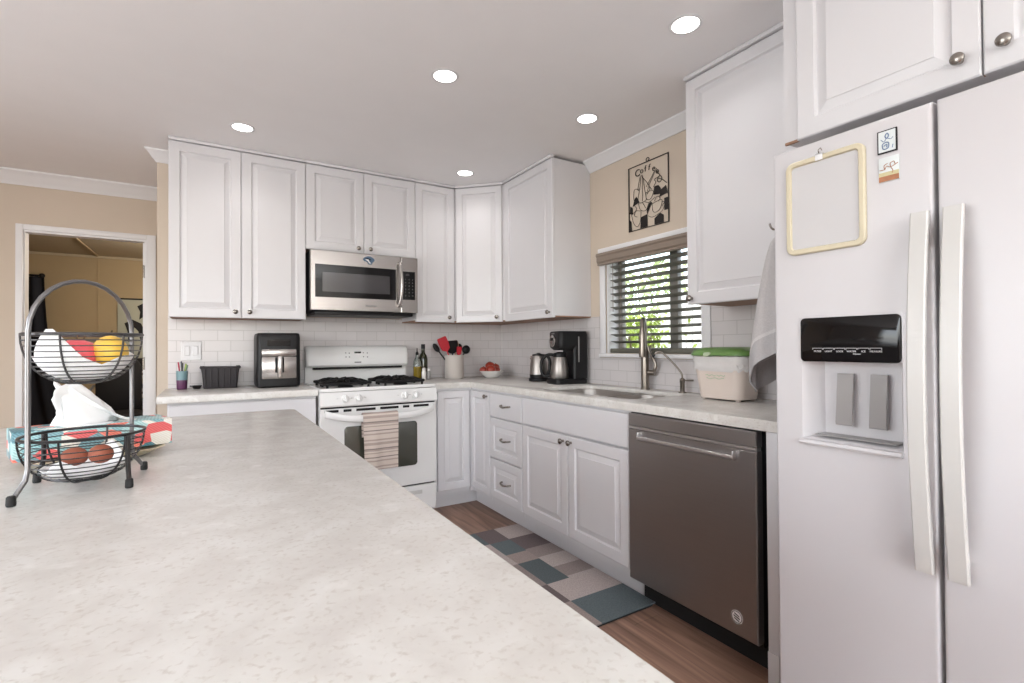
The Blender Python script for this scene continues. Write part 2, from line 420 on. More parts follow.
# crown moulding profile swept along straight lines
CROWN = [(0, 0), (0.0, -0.095), (0.012, -0.095), (0.016, -0.082), (0.03, -0.07), (0.052, -0.04), (0.068, -0.022), (0.076, -0.016), (0.08, -0.012), (0.08, 0)]
def crown(name, a, b, inward, k=0.8, miterA=0, miterB=0):
    a, b, inw = Vector(a), Vector(b), Vector(inward); d = (b-a).normalized()
    mk = lambda p, mi: [p+inw*(x*k)+Z*(z*k)+d*(x*k*mi) for x, z in CROWN]
    return struct(name, MB().rings([mk(a, miterA), mk(b, miterB)]), trimw)
crown('trim_1', (0, -1.262, CE), (0, -2.342, CE), (-1, 0, 0))
crown('trim_2', (-2.567, 0, CE), (-2.491, 0, CE), (0, -1, 0), 0.75, miterA=-1)
crown('trim_3', (XL, YD, CE), (-2.567, YD, CE), (0, -1, 0), 1.0)

# backsplash
struct('wall_backsplash_back', MB().box(-2.508, -0.006, -0.008, -0.0005, 0.915, 1.40), tile_b)
br_ = MB().box(-0.008, -0.0005, -1.355, -0.0085, 0.915, 1.374).box(-0.008, -0.0005, -2.235, -1.355, 0.915, 1.095).box(-0.008, -0.0005, -3.06, -2.235, 0.915, 1.40)
struct('wall_backsplash_right', br_, tile_r)

# doorway to the back room
def doorcase():
    d = bpy.data.objects.new('door_1', None); col.objects.link(d); d['kind'] = 'structure'; OFF[d.name] = Vector((-3.05, YD, 0)); d.location = (-3.05, YD, 0)
    c = 0.036
    MB().box(DX0-c, DX0+0.004, YD-0.016, YD-0.0005, 0, DZ+c, 0.004).build('casing', trimw, d)
    MB().box(DX1-0.004, DX1+0.056, YD-0.016, YD-0.0005, 0, DZ+c, 0.004).build('casing', trimw, d)
    MB().box(DX0+0.004, DX1-0.004, YD-0.0155, YD-0.0005, DZ-0.004, DZ+c, 0.004).build('casing', trimw, d)
    MB().box(DX0, DX0+0.012, YD, YD+0.09, 0, DZ-0.018).box(DX1-0.018, DX1, YD, YD+0.09, 0, DZ-0.018).box(DX0, DX1, YD, YD+0.09, DZ-0.018, DZ).box(DX1-0.034, DX1-0.018, YD+0.05, YD+0.08, 0, DZ-0.018).build('jamb', trimw, d)
    for z in (1.79, 1.06):
        h = MB().box(DX1-0.024, DX1-0.018, YD+0.006, YD+0.045, z-0.05, z+0.05, 0.002)
        h.cyl((DX1-0.026, YD+0.003, z-0.05), Z, 0.006, 0.1, 10); h.build('hinge', nickel, d)
doorcase()

# kitchen window
def window():
    d = bpy.data.objects.new('window_1', None); col.objects.link(d); d['kind'] = 'structure'; OFF[d.name] = Vector((0, -1.8, 1.45)); d.location = (0, -1.8, 1.45)
    c = 0.055
    MB().box(-0.016, -0.0085, WY1, WY1+c, WZ0-0.02, WZ1+0.035, 0.003).build('trim', trimw, d)
    MB().box(-0.016, -0.0085, WY0-c, WY0, WZ0-0.02, WZ1+0.035, 0.003).build('trim', trimw, d)
    MB().box(-0.022, -0.0005, WY0-c-0.01, WY1+c+0.01, WZ1+0.0, WZ1+0.04, 0.004).build('trim', trimw, d)
    MB().box(-0.028, 0.12, WY0-c, WY1+c, WZ0-0.026, WZ0-0.002, 0.004).build('sill', trimw, d)
    MB().box(0.0, 0.14, WY1-0.014, WY1, WZ0, WZ1).box(0.0, 0.14, WY0, WY0+0.014, WZ0, WZ1).box(0, 0.14, WY0+0.014, WY1-0.014, WZ1-0.014, WZ1).build('jamb', trimw, d)
    f = MB()
    for y0, y1 in ((WY1-0.05, WY1-0.014), (WY0+0.014, WY0+0.05), (-1.935, -1.875)): f.box(0.09, 0.125, y0, y1, WZ0, WZ1-0.014, 0.003)
    for z0, z1 in ((WZ0, WZ0+0.035), (WZ1-0.045, WZ1-0.014)): f.box(0.092, 0.123, WY0+0.02, WY1-0.02, z0, z1, 0.003)
    f.build('window_frame', postg, d)
    MB().box(0.105, 0.109, WY0+0.04, WY1-0.04, WZ0+0.03, WZ1-0.04).build('glass', glassm, d)
window()

# window blind
def blinds():
    t = thing('window_blind', 'brown grey slatted blind with moulded valance over the sink window', 'blind', (0.02, -1.8, 1.75))
    v = MB(); y0, y1 = -2.245, -1.385
    pr = [(-0.0225, 1.79), (-0.062, 1.79), (-0.066, 1.775), (-0.058, 1.765), (-0.058, 1.735), (-0.05, 1.725), (-0.05, 1.712), (-0.0225, 1.712)]
    v.rings([[Vector((x, y, z)) for x, z in pr] for y in (y0, y1)])
    v.build('valance', valance, t)
    s = MB(); z = 1.695
    while z > 1.18:
        a = R(-16); hw = 0.024
        dx, dz = hw*math.cos(a), hw*math.sin(a)
        cx = 0.036
        s.rings([[Vector((cx-dx, y, z-dz-0.0015)), Vector((cx, y, z+0.002-0.0015)), Vector((cx+dx, y, z+dz-0.0015)), Vector((cx+dx, y, z+dz+0.0015)), Vector((cx, y, z+0.002+0.0015)), Vector((cx-dx, y, z-dz+0.0015))] for y in (WY0+0.02, WY1-0.02)])
        z -= 0.0452
    s.build('slats', blind, t)
    MB().box(0.008, 0.062, WY0+0.018, WY1-0.018, 1.128, 1.156, 0.005).build('bottom_rail', blind, t)
    MB().box(0.006, 0.064, WY0+0.016, WY1-0.016, 1.73, 1.775).build('head_rail', blind, t)
    for y in (-1.54, -1.80, -2.06):
        for x in (0.0105, 0.0615): MB().tube([(x, y, 1.14), (x, y, 1.73)], 0.0011, 6).build('cord', valance, t)
    MB().tube([(0.004, -1.475, 1.74), (0.004, -1.475, 1.40)], 0.0025, 6).build('tilt_wand', valance, t)
blinds()

# ------------------------------------------------------------------ cabinets
ZB, ZT = 1.367, 2.4335
def knob(parent, p, n):
    MB().lathe([(0.0075, 0), (0.006, 0.006), (0.0055, 0.013), (0.013, 0.017), (0.0155, 0.022), (0.0145, 0.027), (0.009, 0.031), (0.001, 0.0325)], p, n, 18).build('knob', nickel, parent)
def pull(parent, c, along, n):
    c, a, n = Vector(c), Vector(along), Vector(n); L = 0.052
    pts = [c-a*L, c-a*L*0.98+n*0.012, c-a*L*0.7+n*0.024-Z*0.002, c+n*0.028-Z*0.008, c+a*L*0.7+n*0.024-Z*0.002, c+a*L*0.98+n*0.012, c+a*L]
    MB().tube(catmull(pts, 5), 0.006, 8).build('pull', nickel, parent)

def wall_cab(label, axis, a0, a1, z0, z1, doors, front=-0.33, back=0.0, knobs=(), under=True, strip=True, name='wall_cabinet', side_pad=0.002, ztop=CE):
    """axis 'x': runs along x on the back wall, front faces -y. axis 'y': runs along y on the right wall (a0>a1), front faces -x"""
    mid = (a0+a1)/2
    P = (lambda a, d, z: Vector((a, d, z))) if axis == 'x' else (lambda a, d, z: Vector((d, a, z)))
    U = X if axis == 'x' else -Y
    N = -Y if axis == 'x' else -X
    t = thing(name, label, 'cabinet', P(mid, back, z0))
    lo, hi = min(a0, a1), max(a0, a1)
    def bx(m, l, h, d0, d1, za, zb, bev=0.0):
        if axis == 'x': m.box(l, h, d0, d1, za, zb, bev)
        else: m.box(d0, d1, l, h, za, zb, bev)
        return m
    bx(MB(), lo+0.0005, hi-0.0005, front+0.021, back-0.001, z0+0.012, z1).build('carcass', cab, t)
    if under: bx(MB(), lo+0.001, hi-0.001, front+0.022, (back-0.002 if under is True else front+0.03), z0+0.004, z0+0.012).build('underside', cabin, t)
    for i, (d0, d1) in enumerate(doors):
        wdt = abs(d1-d0)-0.003
        s = d0+0.0015*(1 if axis == 'x' else -1)
        d = MB().panel(P(s, front, z0), U, Z, N, wdt, z1-z0-0.002, 0.02, RAISED(0.055 if wdt > 0.36 else 0.05)).build('door', cab, t, 14)
        if i < len(knobs) and knobs[i] is not None: knob(d, P(knobs[i][0], front, knobs[i][1]), N)
    if strip:
        bx(MB(), lo, hi, front-0.012, front+0.02, z1+0.001, ztop-0.0015, 0.003).build('crown_strip', cab, t)
    return t
wall_cab('tall two-door wall cabinet above the air fryer', 'x', -2.489, -1.717, ZB, ZT, [(-2.489, -2.103), (-2.103, -1.717)], knobs=[(-2.137, 1.406), (-2.058, 1.406)])
wall_cab('short two-door wall cabinet directly above the microwave', 'x', -1.717, -0.9376, 1.85, ZT, [(-1.717, -1.3253), (-1.3253, -0.9376)], knobs=[(-1.368, 1.882), (-1.283, 1.882)])
wall_cab('narrow one-door wall cabinet right of the microwave', 'x', -0.9376, -0.612, ZB, ZT, [(-0.9376, -0.614)], knobs=[(-0.668, 1.405)])
wall_cab('one-door wall cabinet above the coffee maker', 'y', -0.612, -1.2595, ZB, ZT, [(-0.632, -1.2595)], knobs=[(-1.222, 1.403)])
wall_cab('one-door wall cabinet right of the sink window', 'y', -2.3435, -2.985, ZB, ZT, [(-2.3435, -2.983)], knobs=[(-2.372, 1.395)])
# diagonal corner wall cabinet
def corner_cab():
    t = thing('corner_wall_cabinet', 'diagonal corner wall cabinet above the tomato bowl', 'cabinet', (-0.2, -0.2, ZB))
    o = 0.015
    def foot(e, z): return [Vector(p) for p in ((-0.61, -0.001, z), (-0.61, -0.33+o*1.4+e, z), (-0.33+o*1.4+e, -0.61, z), (-0.001, -0.61, z), (-0.001, -0.001, z))]
    MB().poly(foot(0, ZB+0.012), (0, 0, ZT-ZB-0.012)).build('carcass', cab, t)
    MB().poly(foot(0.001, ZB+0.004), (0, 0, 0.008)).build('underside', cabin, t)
    A, B = Vector((-0.606, -0.334, ZB)), Vector((-0.334, -0.606, ZB)); U = (B-A).normalized(); N = Vector((-1, -1, 0)).normalized()
    d = MB().panel(A+U*0.003, U, Z, N, (B-A).length-0.006, ZT-ZB-0.002, 0.018, RAISED(0.05)).build('door', cab, t, 14)
    knob(d, B-U*0.045+Z*0.037, N)
    MB().rings([[A-Vector((0, 0, ZB))+Z*z+N*e for e in (-0.014, 0.010)]+[B-Vector((0, 0, ZB))+Z*z+N*e for e in (0.010, -0.014)] for z in (ZT+0.001, CE-0.0015)]).build('crown_strip', cab, t)
corner_cab()
# cabinet over the fridge (bigger, in front)
wall_cab('two-door white cabinet above the refrigerator', 'y', -2.992, -3.96, 1.836, ZT, [(-3.042, -3.4955), (-3.4965, -3.95)], front=-0.65, under='lip', knobs=[(-3.455, 1.889), (-3.54, 1.892)], name='fridge_top_cabinet')

def base_cab(label, axis, a0, a1, front=-0.63, name='base_cabinet', toe=-0.535, back=-0.002):
    mid = (a0+a1)/2; lo, hi = min(a0, a1), max(a0, a1)
    P = (lambda a, d, z: Vector((a, d, z))) if axis == 'x' else (lambda a, d, z: Vector((d, a, z)))
    t = thing(name, label, 'cabinet', P(mid, -0.3, 0))
    def bx(l, h, d0, d1, z0, z1):
        m = MB()
        return m.box(l, h, d0, d1, z0, z1) if axis == 'x' else m.box(d0, d1, l, h, z0, z1)
    bx(lo+0.0005, hi-0.0005, front+0.021, back-0.01, 0.112, 0.70).build('carcass', cab, t)
    bx(lo+0.0005, hi-0.0005, front+0.021, front+0.045, 0.701, 0.873).build('face_rail', cab, t)
    bx(lo+0.0005, hi-0.0005, toe, toe+0.03, 0.0005, 0.111).build('toe_kick', cab, t)
    def door(d0, d1, z0, z1, prof, nm='door'):
        s = d0+0.0015*(1 if axis == 'x' else -1)
        return MB().panel(P(s, front, z0), X if axis == 'x' else -Y, Z, -Y if axis == 'x' else -X, abs(d1-d0)-0.003, z1-z0, 0.02, prof).build(nm, cab, t, 14)
    return t, door, P
N_ = -X
t, door, P = base_cab('white base cabinet under the left counter, beside the stove', 'x', -2.478, -1.700, front=-0.61)
door(-2.474, -1.703, 0.145, 0.858, SLAB, 'front_panel')
t, door, P = base_cab('white base cabinet right of the stove, one raised-panel door', 'x', -0.905, -0.632)
door(-0.892, -0.634, 0.142, 0.855, RAISED(0.05))
t, door, P = base_cab('narrow base cabinet in the corner with one knob', 'y', -0.632, -0.921)
d = door(-0.6335, -0.919, 0.145, 0.855, RAISED(0.045)); knob(d, (-0.63, -0.885, 0.828), N_)
MB().box(-0.632, -0.54, -0.6315, -0.54, 0.112, 0.873).build('corner_post', cab, t)
MB().box(-0.6315, -0.505, -0.535, -0.505, 0.0005, 0.111).box(-0.535, -0.505, -0.6315, -0.535, 0.0005, 0.111).build('corner_toe_kick', cab, t)
t, door, P = base_cab('three-drawer base cabinet left of the sink cabinet', 'y', -0.922, -1.334)
for z0, z1, zp, pf in ((0.697, 0.857, 0.785, SLAB), (0.42, 0.69, 0.563, RAISED(0.05)), (0.15, 0.413, 0.281, RAISED(0.05))):
    d = door(-0.926, -1.332, z0, z1, pf, 'drawer'); pull(d, (-0.63, -1.145, zp), Y, N_)
t, door, P = base_cab('sink base cabinet with two raised-panel doors and a blank front', 'y', -1.335, -2.254)
door(-1.339, -2.252, 0.70, 0.86, SLAB, 'false_front')
for a, b, ky in ((-1.339, -1.793, -1.757), (-1.796, -2.252, -1.826)):
    d = door(a, b, 0.148, 0.69, RAISED(0.055)); knob(d, (-0.63, ky, 0.658), N_)
pe = thing('end_panel', 'white end panel between the dishwasher and the refrigerator', 'panel', (-0.3, -2.94, 0))
MB().box(-0.63, -0.02, -2.955, -2.915, 0.0005, 0.873, 0.002).build('panel_board', cab, pe)
MB().box(-0.634, -0.6305, -2.955, -2.915, 0.0005, 0.12, 0.001).build('foot_cap', cab, pe)

# ------------------------------------------------------------------ counters
CT = 0.914
def counter_mesh(outer, hole=None, z1=CT, th=0.039):
    bm = bmesh.new(); loops = [outer]+([hole] if hole else [])
    es = []
    for lp in loops:
        v = [bm.verts.new((x, y, z1)) for x, y in lp]
        es += [bm.edges.new((v[i], v[(i+1) % len(v)])) for i in range(len(v))]
    r = bmesh.ops.triangle_fill(bm, edges=es, use_beauty=True)
    fs = [f for f in r['geom'] if isinstance(f, bmesh.types.BMFace)]
    ex = bmesh.ops.extrude_face_region(bm, geom=fs)
    bmesh.ops.translate(bm, vec=(0, 0, -th), verts=[g for g in ex['geom'] if isinstance(g, bmesh.types.BMVert)])
    bmesh.ops.recalc_face_normals(bm, faces=bm.faces[:])
    es = [e for e in bm.edges if len(e.link_faces) == 2 and abs(e.verts[0].co.z-z1) < 1e-5 and abs(e.verts[1].co.z-z1) < 1e-5 and e.calc_face_angle(0) > 1]
    bmesh.ops.bevel(bm, geom=es, offset=0.004, segments=2, profile=0.5, affect='EDGES')
    mb = MB(); mb.bm.free(); mb.bm = bm; return mb
SX, SY, SW, SH = -0.325, -1.775, 0.415, 0.80       # sink hole centre / size
hole = [(p.x, p.y) for p in rrect(SX, SY, SW, SH, 0.07, 0, 6)]
o = counter_mesh([(-0.912, -0.0085), (-0.912, -0.635), (-0.635, -0.635), (-0.635, -3.05), (-0.0085, -3.05), (-0.0085, -0.0085)], hole, CT, 0.02).build('countertop', qz, None, 30, (-0.4, -1.5, CT-0.039))
MB().box(-0.635, -0.612, -3.05, -0.635, CT-0.039, CT-0.0201).box(-0.912, -0.612, -0.635, -0.612, CT-0.039, CT-0.0201).build('front_edge', qz, o, 30)
tag(o, 'L-shaped pale quartz countertop with the sink, from stove to refrigerator', 'countertop')
o = counter_mesh([(-2.523, -0.0085), (-2.523, -0.635), (-1.696, -0.635), (-1.696, -0.0085)]).build('countertop', qz, None, 30, (-2.1, -0.3, CT-0.039))
tag(o, 'short pale quartz countertop left of the stove, under the air fryer', 'countertop')
isl = thing('kitchen_island', 'large pale speckled quartz island in front', 'island', (-2.6, -2.7, 0))
r = 0.03
pts = [(p.x, p.y) for p in rrect((-1.9645-3.45)/2, (-1.625-3.79)/2, 3.45-1.9645, 3.79-1.625, r, 0, 4)]
counter_mesh(pts, None, CT, 0.04).build('island_top', qz, isl, 30)
MB().box(-3.3, -2.24, -3.5, -1.70, 0.09, 0.873).build('island_base', cab, isl)
MB().box(-3.24, -2.30, -3.44, -1.76, 0.0005, 0.09).build('toe_kick', cab, isl)

# sink
def sink():
    t = thing('sink', 'double-bowl stainless undermount sink below the window', 'sink', (SX, SY, 0.7))
    def bowl(cy, h, zb):
        rs = []
        for ins, z in ((-0.012, 0.8937), (-0.012, 0.8925), (0.004, 0.8925), (0.008, 0.88), (0.012, zb+0.03), (0.022, zb+0.008), (0.045, zb)):
            rs.append(rrect(SX, cy, 0.40-2*ins, h-2*ins, max(0.085-ins*0.5, 0.02), z, 6))
        return MB().rings(rs, False, True)
    bowl(SY+0.155, 0.475, 0.70).build('bowl', sinksteel, t)
    bowl(SY-0.245, 0.295, 0.735).build('bowl', sinksteel, t)
    for cy, zb in ((SY+0.155, 0.70), (SY-0.245, 0.735)):
        MB().lathe([(0.045, 0.001), (0.045, 0.004), (0.036, 0.004), (0.03, 0.002), (0.012, 0.003), (0.001, 0.004)], (SX+0.03, cy, zb), Z, 20).build('drain', nickel, t)
sink()

# faucet
def faucet():
    b = Vector((-0.066, -1.82, CT)); t = thing('faucet', 'brushed nickel pull-down faucet standing behind the sink', 'faucet', b)
    d = Vector((-0.80, -0.60, 0)).normalized()
    MB().lathe([(0.028, 0.0005), (0.028, 0.008), (0.024, 0.012), (0.0235, 0.16), (0.021, 0.22), (0.0155, 0.26)], b, Z, 20).build('body', faucetm, t)
    pts = [b+Z*0.25, b+Z*0.33, b+Z*0.365+d*0.004, b+Z*0.398+d*0.022, b+Z*0.412+d*0.052, b+Z*0.402+d*0.088, b+Z*0.37+d*0.108, b+Z*0.335+d*0.114]
    MB().tube(catmull(pts, 5), 0.0145, 14).build('spout', faucetm, t)
    h = b+d*0.114
    MB().lathe([(0.0165, 0.34), (0.0185, 0.33), (0.019, 0.26), (0.021, 0.215), (0.0195, 0.195), (0.012, 0.193)], h, Z, 18).build('spray_head', faucetm, t)
    s = Vector((0.3, -0.95, 0)).normalized()
    MB().cyl(b+Z*0.10+s*0.018, s, 0.0165, 0.045, 16).build('lever_hub', faucetm, t)
    p = b+Z*0.10+s*0.05
    MB().tube(catmull([p, p+Z*0.05+s*0.018, p+Z*0.11-s*0.015, p+Z*0.155-s*0.03], 5), [0.011]*5+[0.0095]*5+[0.007]*6, 10).build('lever', faucetm, t)
faucet()
def soap():
    b = Vector((-0.07, -2.095, CT)); t = thing('drinking_water_tap', 'slim bent nickel tap right of the main faucet', 'tap', b)
    MB().lathe([(0.022, 0.0005), (0.022, 0.006), (0.013, 0.008), (0.013, 0.055), (0.015, 0.058), (0.015, 0.075), (0.006, 0.082)], b, Z, 16).build('body', faucetm, t)
    d = Vector((-0.35, 0.6, 0)).normalized()
    pts = [b+Z*0.075, b+Z*0.11+d*0.006, b+Z*0.165+d*0.05, b+Z*0.213+d*0.098, b+Z*0.225+d*0.118, b+Z*0.222+d*0.137, b+Z*0.21+d*0.15]
    MB().tube(catmull(pts, 5), 0.0055, 10).build('spout', faucetm, t)
    MB().cyl(b+Z*0.213+d*0.147, (d-Z*1.2), 0.007, 0.02, 10).build('spout_tip', black, t)
    MB().tube([b+Z*0.068, b+Z*0.07+Vector((0.03, -0.05, 0))], 0.0045, 8).build('lever', faucetm, t)
soap()

# ------------------------------------------------------------------ range
def kitchen_range():
    x0, x1 = -1.692, -0.916; mid = (x0+x1)/2
    t = thing('gas_stove', 'white gas range with black grates between the two counters', 'stove', (mid, -0.33, 0))
    MB().box(x0+0.004, x1-0.004, -0.63, -0.03, 0.04, 0.895).build('body', white, t)
    MB().box(x0+0.03, x1-0.03, -0.60, -0.05, 0.0005, 0.04).build('plinth', black, t)
    ct = MB().rings([rrect(mid, -0.345, x1-x0-2*i, 0.66-2*i, 0.015, z, 3) for i, z in ((0, 0.896), (0, 0.912), (0.004, 0.917), (0.02, 0.917), (0.03, 0.910))])
    ct.build('cooktop', white, t)
    # control panel, sloped
    cp = [(-0.632, 0.80), (-0.676, 0.80), (-0.682, 0.81), (-0.668, 0.892), (-0.632, 0.894)]
    cpo = MB().rings([[Vector((x, y, z)) for y, z in cp] for x in (x0, x1)]).build('control_panel', white, t)
    n = Vector((0, -0.985, 0.168)).normalized()
    for kx in (-1.54, -1.457, -1.149, -1.072):
        o_ = Vector((kx, -0.6745, 0.848))
        k = MB().lathe([(0.026, 0), (0.026, 0.004), (0.021, 0.006), (0.019, 0.02), (0.017, 0.023), (0.001, 0.0235)], o_, n, 20)
        a = X; u = n.cross(a)
        k.panel(o_-a*0.005-u*0.02+n*0.034, a, u, n, 0.010, 0.04, 0.012)
        k.build('knob', white, t)
        for dx in (-0.045, 0.042): text('dial_marking', '- o -', 0.012, o_+X*dx+n*0.0012, X, u, greylet, cpo)
    # oven door
    dr = MB().panel((x0+0.003, -0.672, 0.236), X, Z, -Y, x1-x0-0.006, 0.552, 0.036, []).build('oven_door', white, t)
    MB().rings([[Vector((p.x, y, p.y)) for p in rrect((-1.545-1.06)/2, 0.52, 0.485-2*i, 0.30-2*i, 0.022, 0, 4)] for i, y in ((-0.0, -0.671), (0.0, -0.6745), (0.004, -0.676))]).build('window', ovenglass, dr)
    for a, b in ((-1.665, -1.58), (-1.55, -1.50), (-1.47, -1.345), (-1.315, -1.19), (-1.16, -1.115), (-1.085, -0.975)):
        MB().box(a, b, -0.6745, -0.671, 0.765, 0.781, 0.0015).build('vent_slot', dark, dr)
    hp = [(x0+0.028, -0.672, 0.762), (x0+0.036, -0.698, 0.757), (x0+0.085, -0.722, 0.745), (mid-0.2, -0.740, 0.727), (mid, -0.746, 0.722), (mid+0.2, -0.740, 0.727), (x1-0.085, -0.722, 0.745), (x1-0.036, -0.698, 0.757), (x1-0.028, -0.672, 0.762)]
    cs = catmull(hp, 6)
    MB().rings([[p+Vector((0, a*0.012, b*0.022)) for a, b in [(math.cos(q)*(abs(math.cos(q))**-0.3 if abs(math.cos(q)) > 0.01 else 1), math.sin(q)) for q in [2*PI*i/12 for i in range(12)]]] for p in cs]).build('handle', white, dr)
    MB().box(x0+0.01, x1-0.01, -0.66, -0.632, 0.789, 0.7995).build('gap', blackgap, t)
    # drawer
    dw = MB().panel((x0+0.003, -0.668, 0.052), X, Z, -Y, x1-x0-0.006, 0.172, 0.034, []).build('drawer', white, t)
    MB().box(mid-0.02, mid+0.28, -0.671, -0.6682, 0.165, 0.192, 0.001).build('recess_pull', handlew, dw)
    MB().box(x0+0.01, x1-0.01, -0.65, -0.632, 0.225, 0.235).build('gap', blackgap, t)
    # backguard
    bgd = MB().box(x0+0.008, x1-0.008, -0.05, -0.03, 0.90, 1.10).build('back_panel', white, t)
    pr = [(-0.034, 1.032), (-0.095, 1.03), (-0.112, 1.045), (-0.108, 1.11), (-0.094, 1.165), (-0.07, 1.186), (-0.034, 1.188)]
    rs = []
    for x, k in ((x0+0.006, 0.86), (x0+0.012, 0.96), (x0+0.03, 1), (x1-0.03, 1), (x1-0.012, 0.96), (x1-0.006, 0.86)):
        rs.append([Vector((x, -0.05+(y+0.05)*k, 1.11+(z-1.11)*k)) for y, z in pr])
    c = MB().rings(rs).build('backguard', white, t)
    MB().box(x0+0.06, x1-0.05, -0.09, -0.0505, 1.013, 1.0295).build('vent_gap', blackgap, t)
    nn = Vector((0, -0.97, 0.24)).normalized(); uu = Vector((0, 0.24, 0.97)).normalized()
    q = lambda x, s: Vector((x, -0.1105, 1.09))+uu*s
    MB().panel(q(-1.425, -0.005)+nn*0.001, X, uu, nn, 0.235, 0.075, 0.004).build('control_plate', white, c)
    MB().panel(q(-1.345, 0.038)+nn*0.003, X, uu, nn, 0.056, 0.02, 0.002).build('display', blackg, c)
    for i, (dx, s) in enumerate(((-1.405, 0.045), (-1.38, 0.043), (-1.405, 0.014), (-1.38, 0.014), (-1.275, 0.045), (-1.245, 0.043), (-1.275, 0.014), (-1.245, 0.012))):
        MB().lathe([(0.005, 0), (0.005, 0.002), (0.001, 0.0024)], q(dx, s)+nn*0.001, nn, 10).build('button', greylet, c)
    MB().box(-1.343, -1.293, -0.1118, -0.1105, 1.060, 1.067).build('brand_mark', dark, c)
    # grates and burners
    for gx in (-1.497, -1.117):
        for cy in (-0.495, -0.285):
            g = MB(); zt = 0.95; hw, hd = 0.152, 0.098
            fr_ = [Vector((p.x, p.y, zt-0.012)) for p in rrect(gx, cy, 2*hw, 2*hd, 0.05, 0, 5)]
            g.tube(fr_, 0.0095, 8, True)
            for sx in (-1, 1):
                for sy in (-1, 1): g.cyl((gx+sx*(hw-0.02), cy+sy*(hd-0.02), 0.911), Z, 0.008, zt-0.016-0.911+0.005, 8)
            for k in range(8):
                a = 2*PI*k/8; ca, sa = math.cos(a), math.sin(a)
                rr = 1/max(abs(ca)/hw, abs(sa)/hd)*(0.93 if k % 2 else 1.0)
                p0 = Vector((gx+0.030*ca, cy+0.026*sa, zt+0.004)); p2 = Vector((gx+rr*ca, cy+rr*sa, zt-0.012))
                g.tube([p0, p0*0.45+p2*0.55+Z*0.010, p2], [0.0085, 0.0105, 0.009], 7)
            g.build('grate', iron, t)
            MB().lathe([(0.05, 0.9105), (0.05, 0.918), (0.038, 0.924), (0.036, 0.936), (0.001, 0.938)], (gx, cy, 0), Z, 20).build('burner', iron, t)
kitchen_range()
# striped dish towel over the oven handle
def dish_towel():
    g = []
    N = 26
    for j in range(17):
        u = j/16; x = -1.447+0.222*u
        row = []
        for i in range(N):
            s = i/(N-1)
            wob = 0.003*math.sin(u*7+s*3)+0.002*math.sin(u*15)
            zt_ = 0.731+0.012*((u-0.5)**2)
            if s < 0.2:   # behind
                k = s/0.2; y = -0.718+0.004*k; z = 0.60+(zt_-0.60)*k
            elif s < 0.36:
                k = (s-0.2)/0.16; a = PI*k; y = -0.740+0.026*math.cos(a); z = zt_+0.026*math.sin(a)
            else:
                k = (s-0.36)/0.64; y = -0.766-0.010*math.sin(k*2.2)+wob*k*2; z = zt_-0.335*k-0.004*u*k
            row.append((x+0.006*math.sin(s*5)*(u-0.5), y, z))
        g.append(row)
    o = MB().sheet(g, 0.003).build('dish_towel', towelstripe, None, 80, (-1.335, -0.75, 0.6))
    tag(o, 'beige striped dish towel hanging over the oven door handle', 'towel')
dish_towel()

# ------------------------------------------------------------------ microwave
def microwave():
    x0, x1, z0, z1, yf = -1.702, -0.951, 1.428, 1.836, -0.41
    xd = -1.079
    t = thing('microwave', 'stainless over-the-range microwave above the stove', 'microwave', ((x0+x1)/2, -0.2, z0))
    MB().box(x0+0.002, x1-0.002, -0.37, -0.010, z0-0.002, z1-0.001).build('body', dark, t)
    MB().box(x0+0.03, x1-0.03, -0.385, -0.06, z0-0.026, z0-0.003, 0.006).build('vent_base', black, t)
    MB().box(x0+0.25, x1-0.20, -0.40, -0.2, z0-0.018, z0-0.0265+0.002).build('light_cover', dark, t)
    d = MB().panel((x0, yf, z0), X, Z, -Y, xd-x0-0.002, z1-z0, 0.038, []).build('door', steel, t)
    c = MB().panel((xd+0.001, yf, z0), X, Z, -Y, x1-xd-0.001, z1-z0, 0.038, []).build('control_panel', steel, t)
    MB().panel((-1.676, yf-0.0012, 1.514), X, Z, -Y, 0.562, 0.229, 0.004, []).build('window', blackg, d)
    MB().panel((-1.630, yf-0.0024, 1.552), X, Z, -Y, 0.470, 0.138, 0.003, []).build('inner_window', microglass, d)
    hp = [(-1.097, yf, 1.785), (-1.097, yf-0.03, 1.775), (-1.094, yf-0.052, 1.70), (-1.093, yf-0.058, 1.63), (-1.094, yf-0.052, 1.56), (-1.097, yf-0.03, 1.485), (-1.097, yf, 1.475)]
    MB().tube(catmull(hp, 6), 0.0115, 12).build('handle', steel, d)
    k = MB().panel((-1.070, yf-0.0012, 1.520), X, Z, -Y, 0.100, 0.214, 0.004, []).build('keypad', blackg, c)
    MB().panel((-1.048, yf-0.002, 1.698), X, Z, -Y, 0.035, 0.016, 0.002, []).build('display', microglass, k)
    for r_ in range(6):
        for q in range(3):
            text('key', '%s' % ('1234567890CS*#TDLM'[r_*3+q]), 0.014, (-1.046+q*0.027, yf-0.0016, 1.668-r_*0.024), X, Z, greylet, k)
    MB().box(-1.338, -1.262, yf-0.0006, yf+0.0002, 1.463, 1.471).build('brand_mark', greylet, d)
    return yf
yf = microwave()
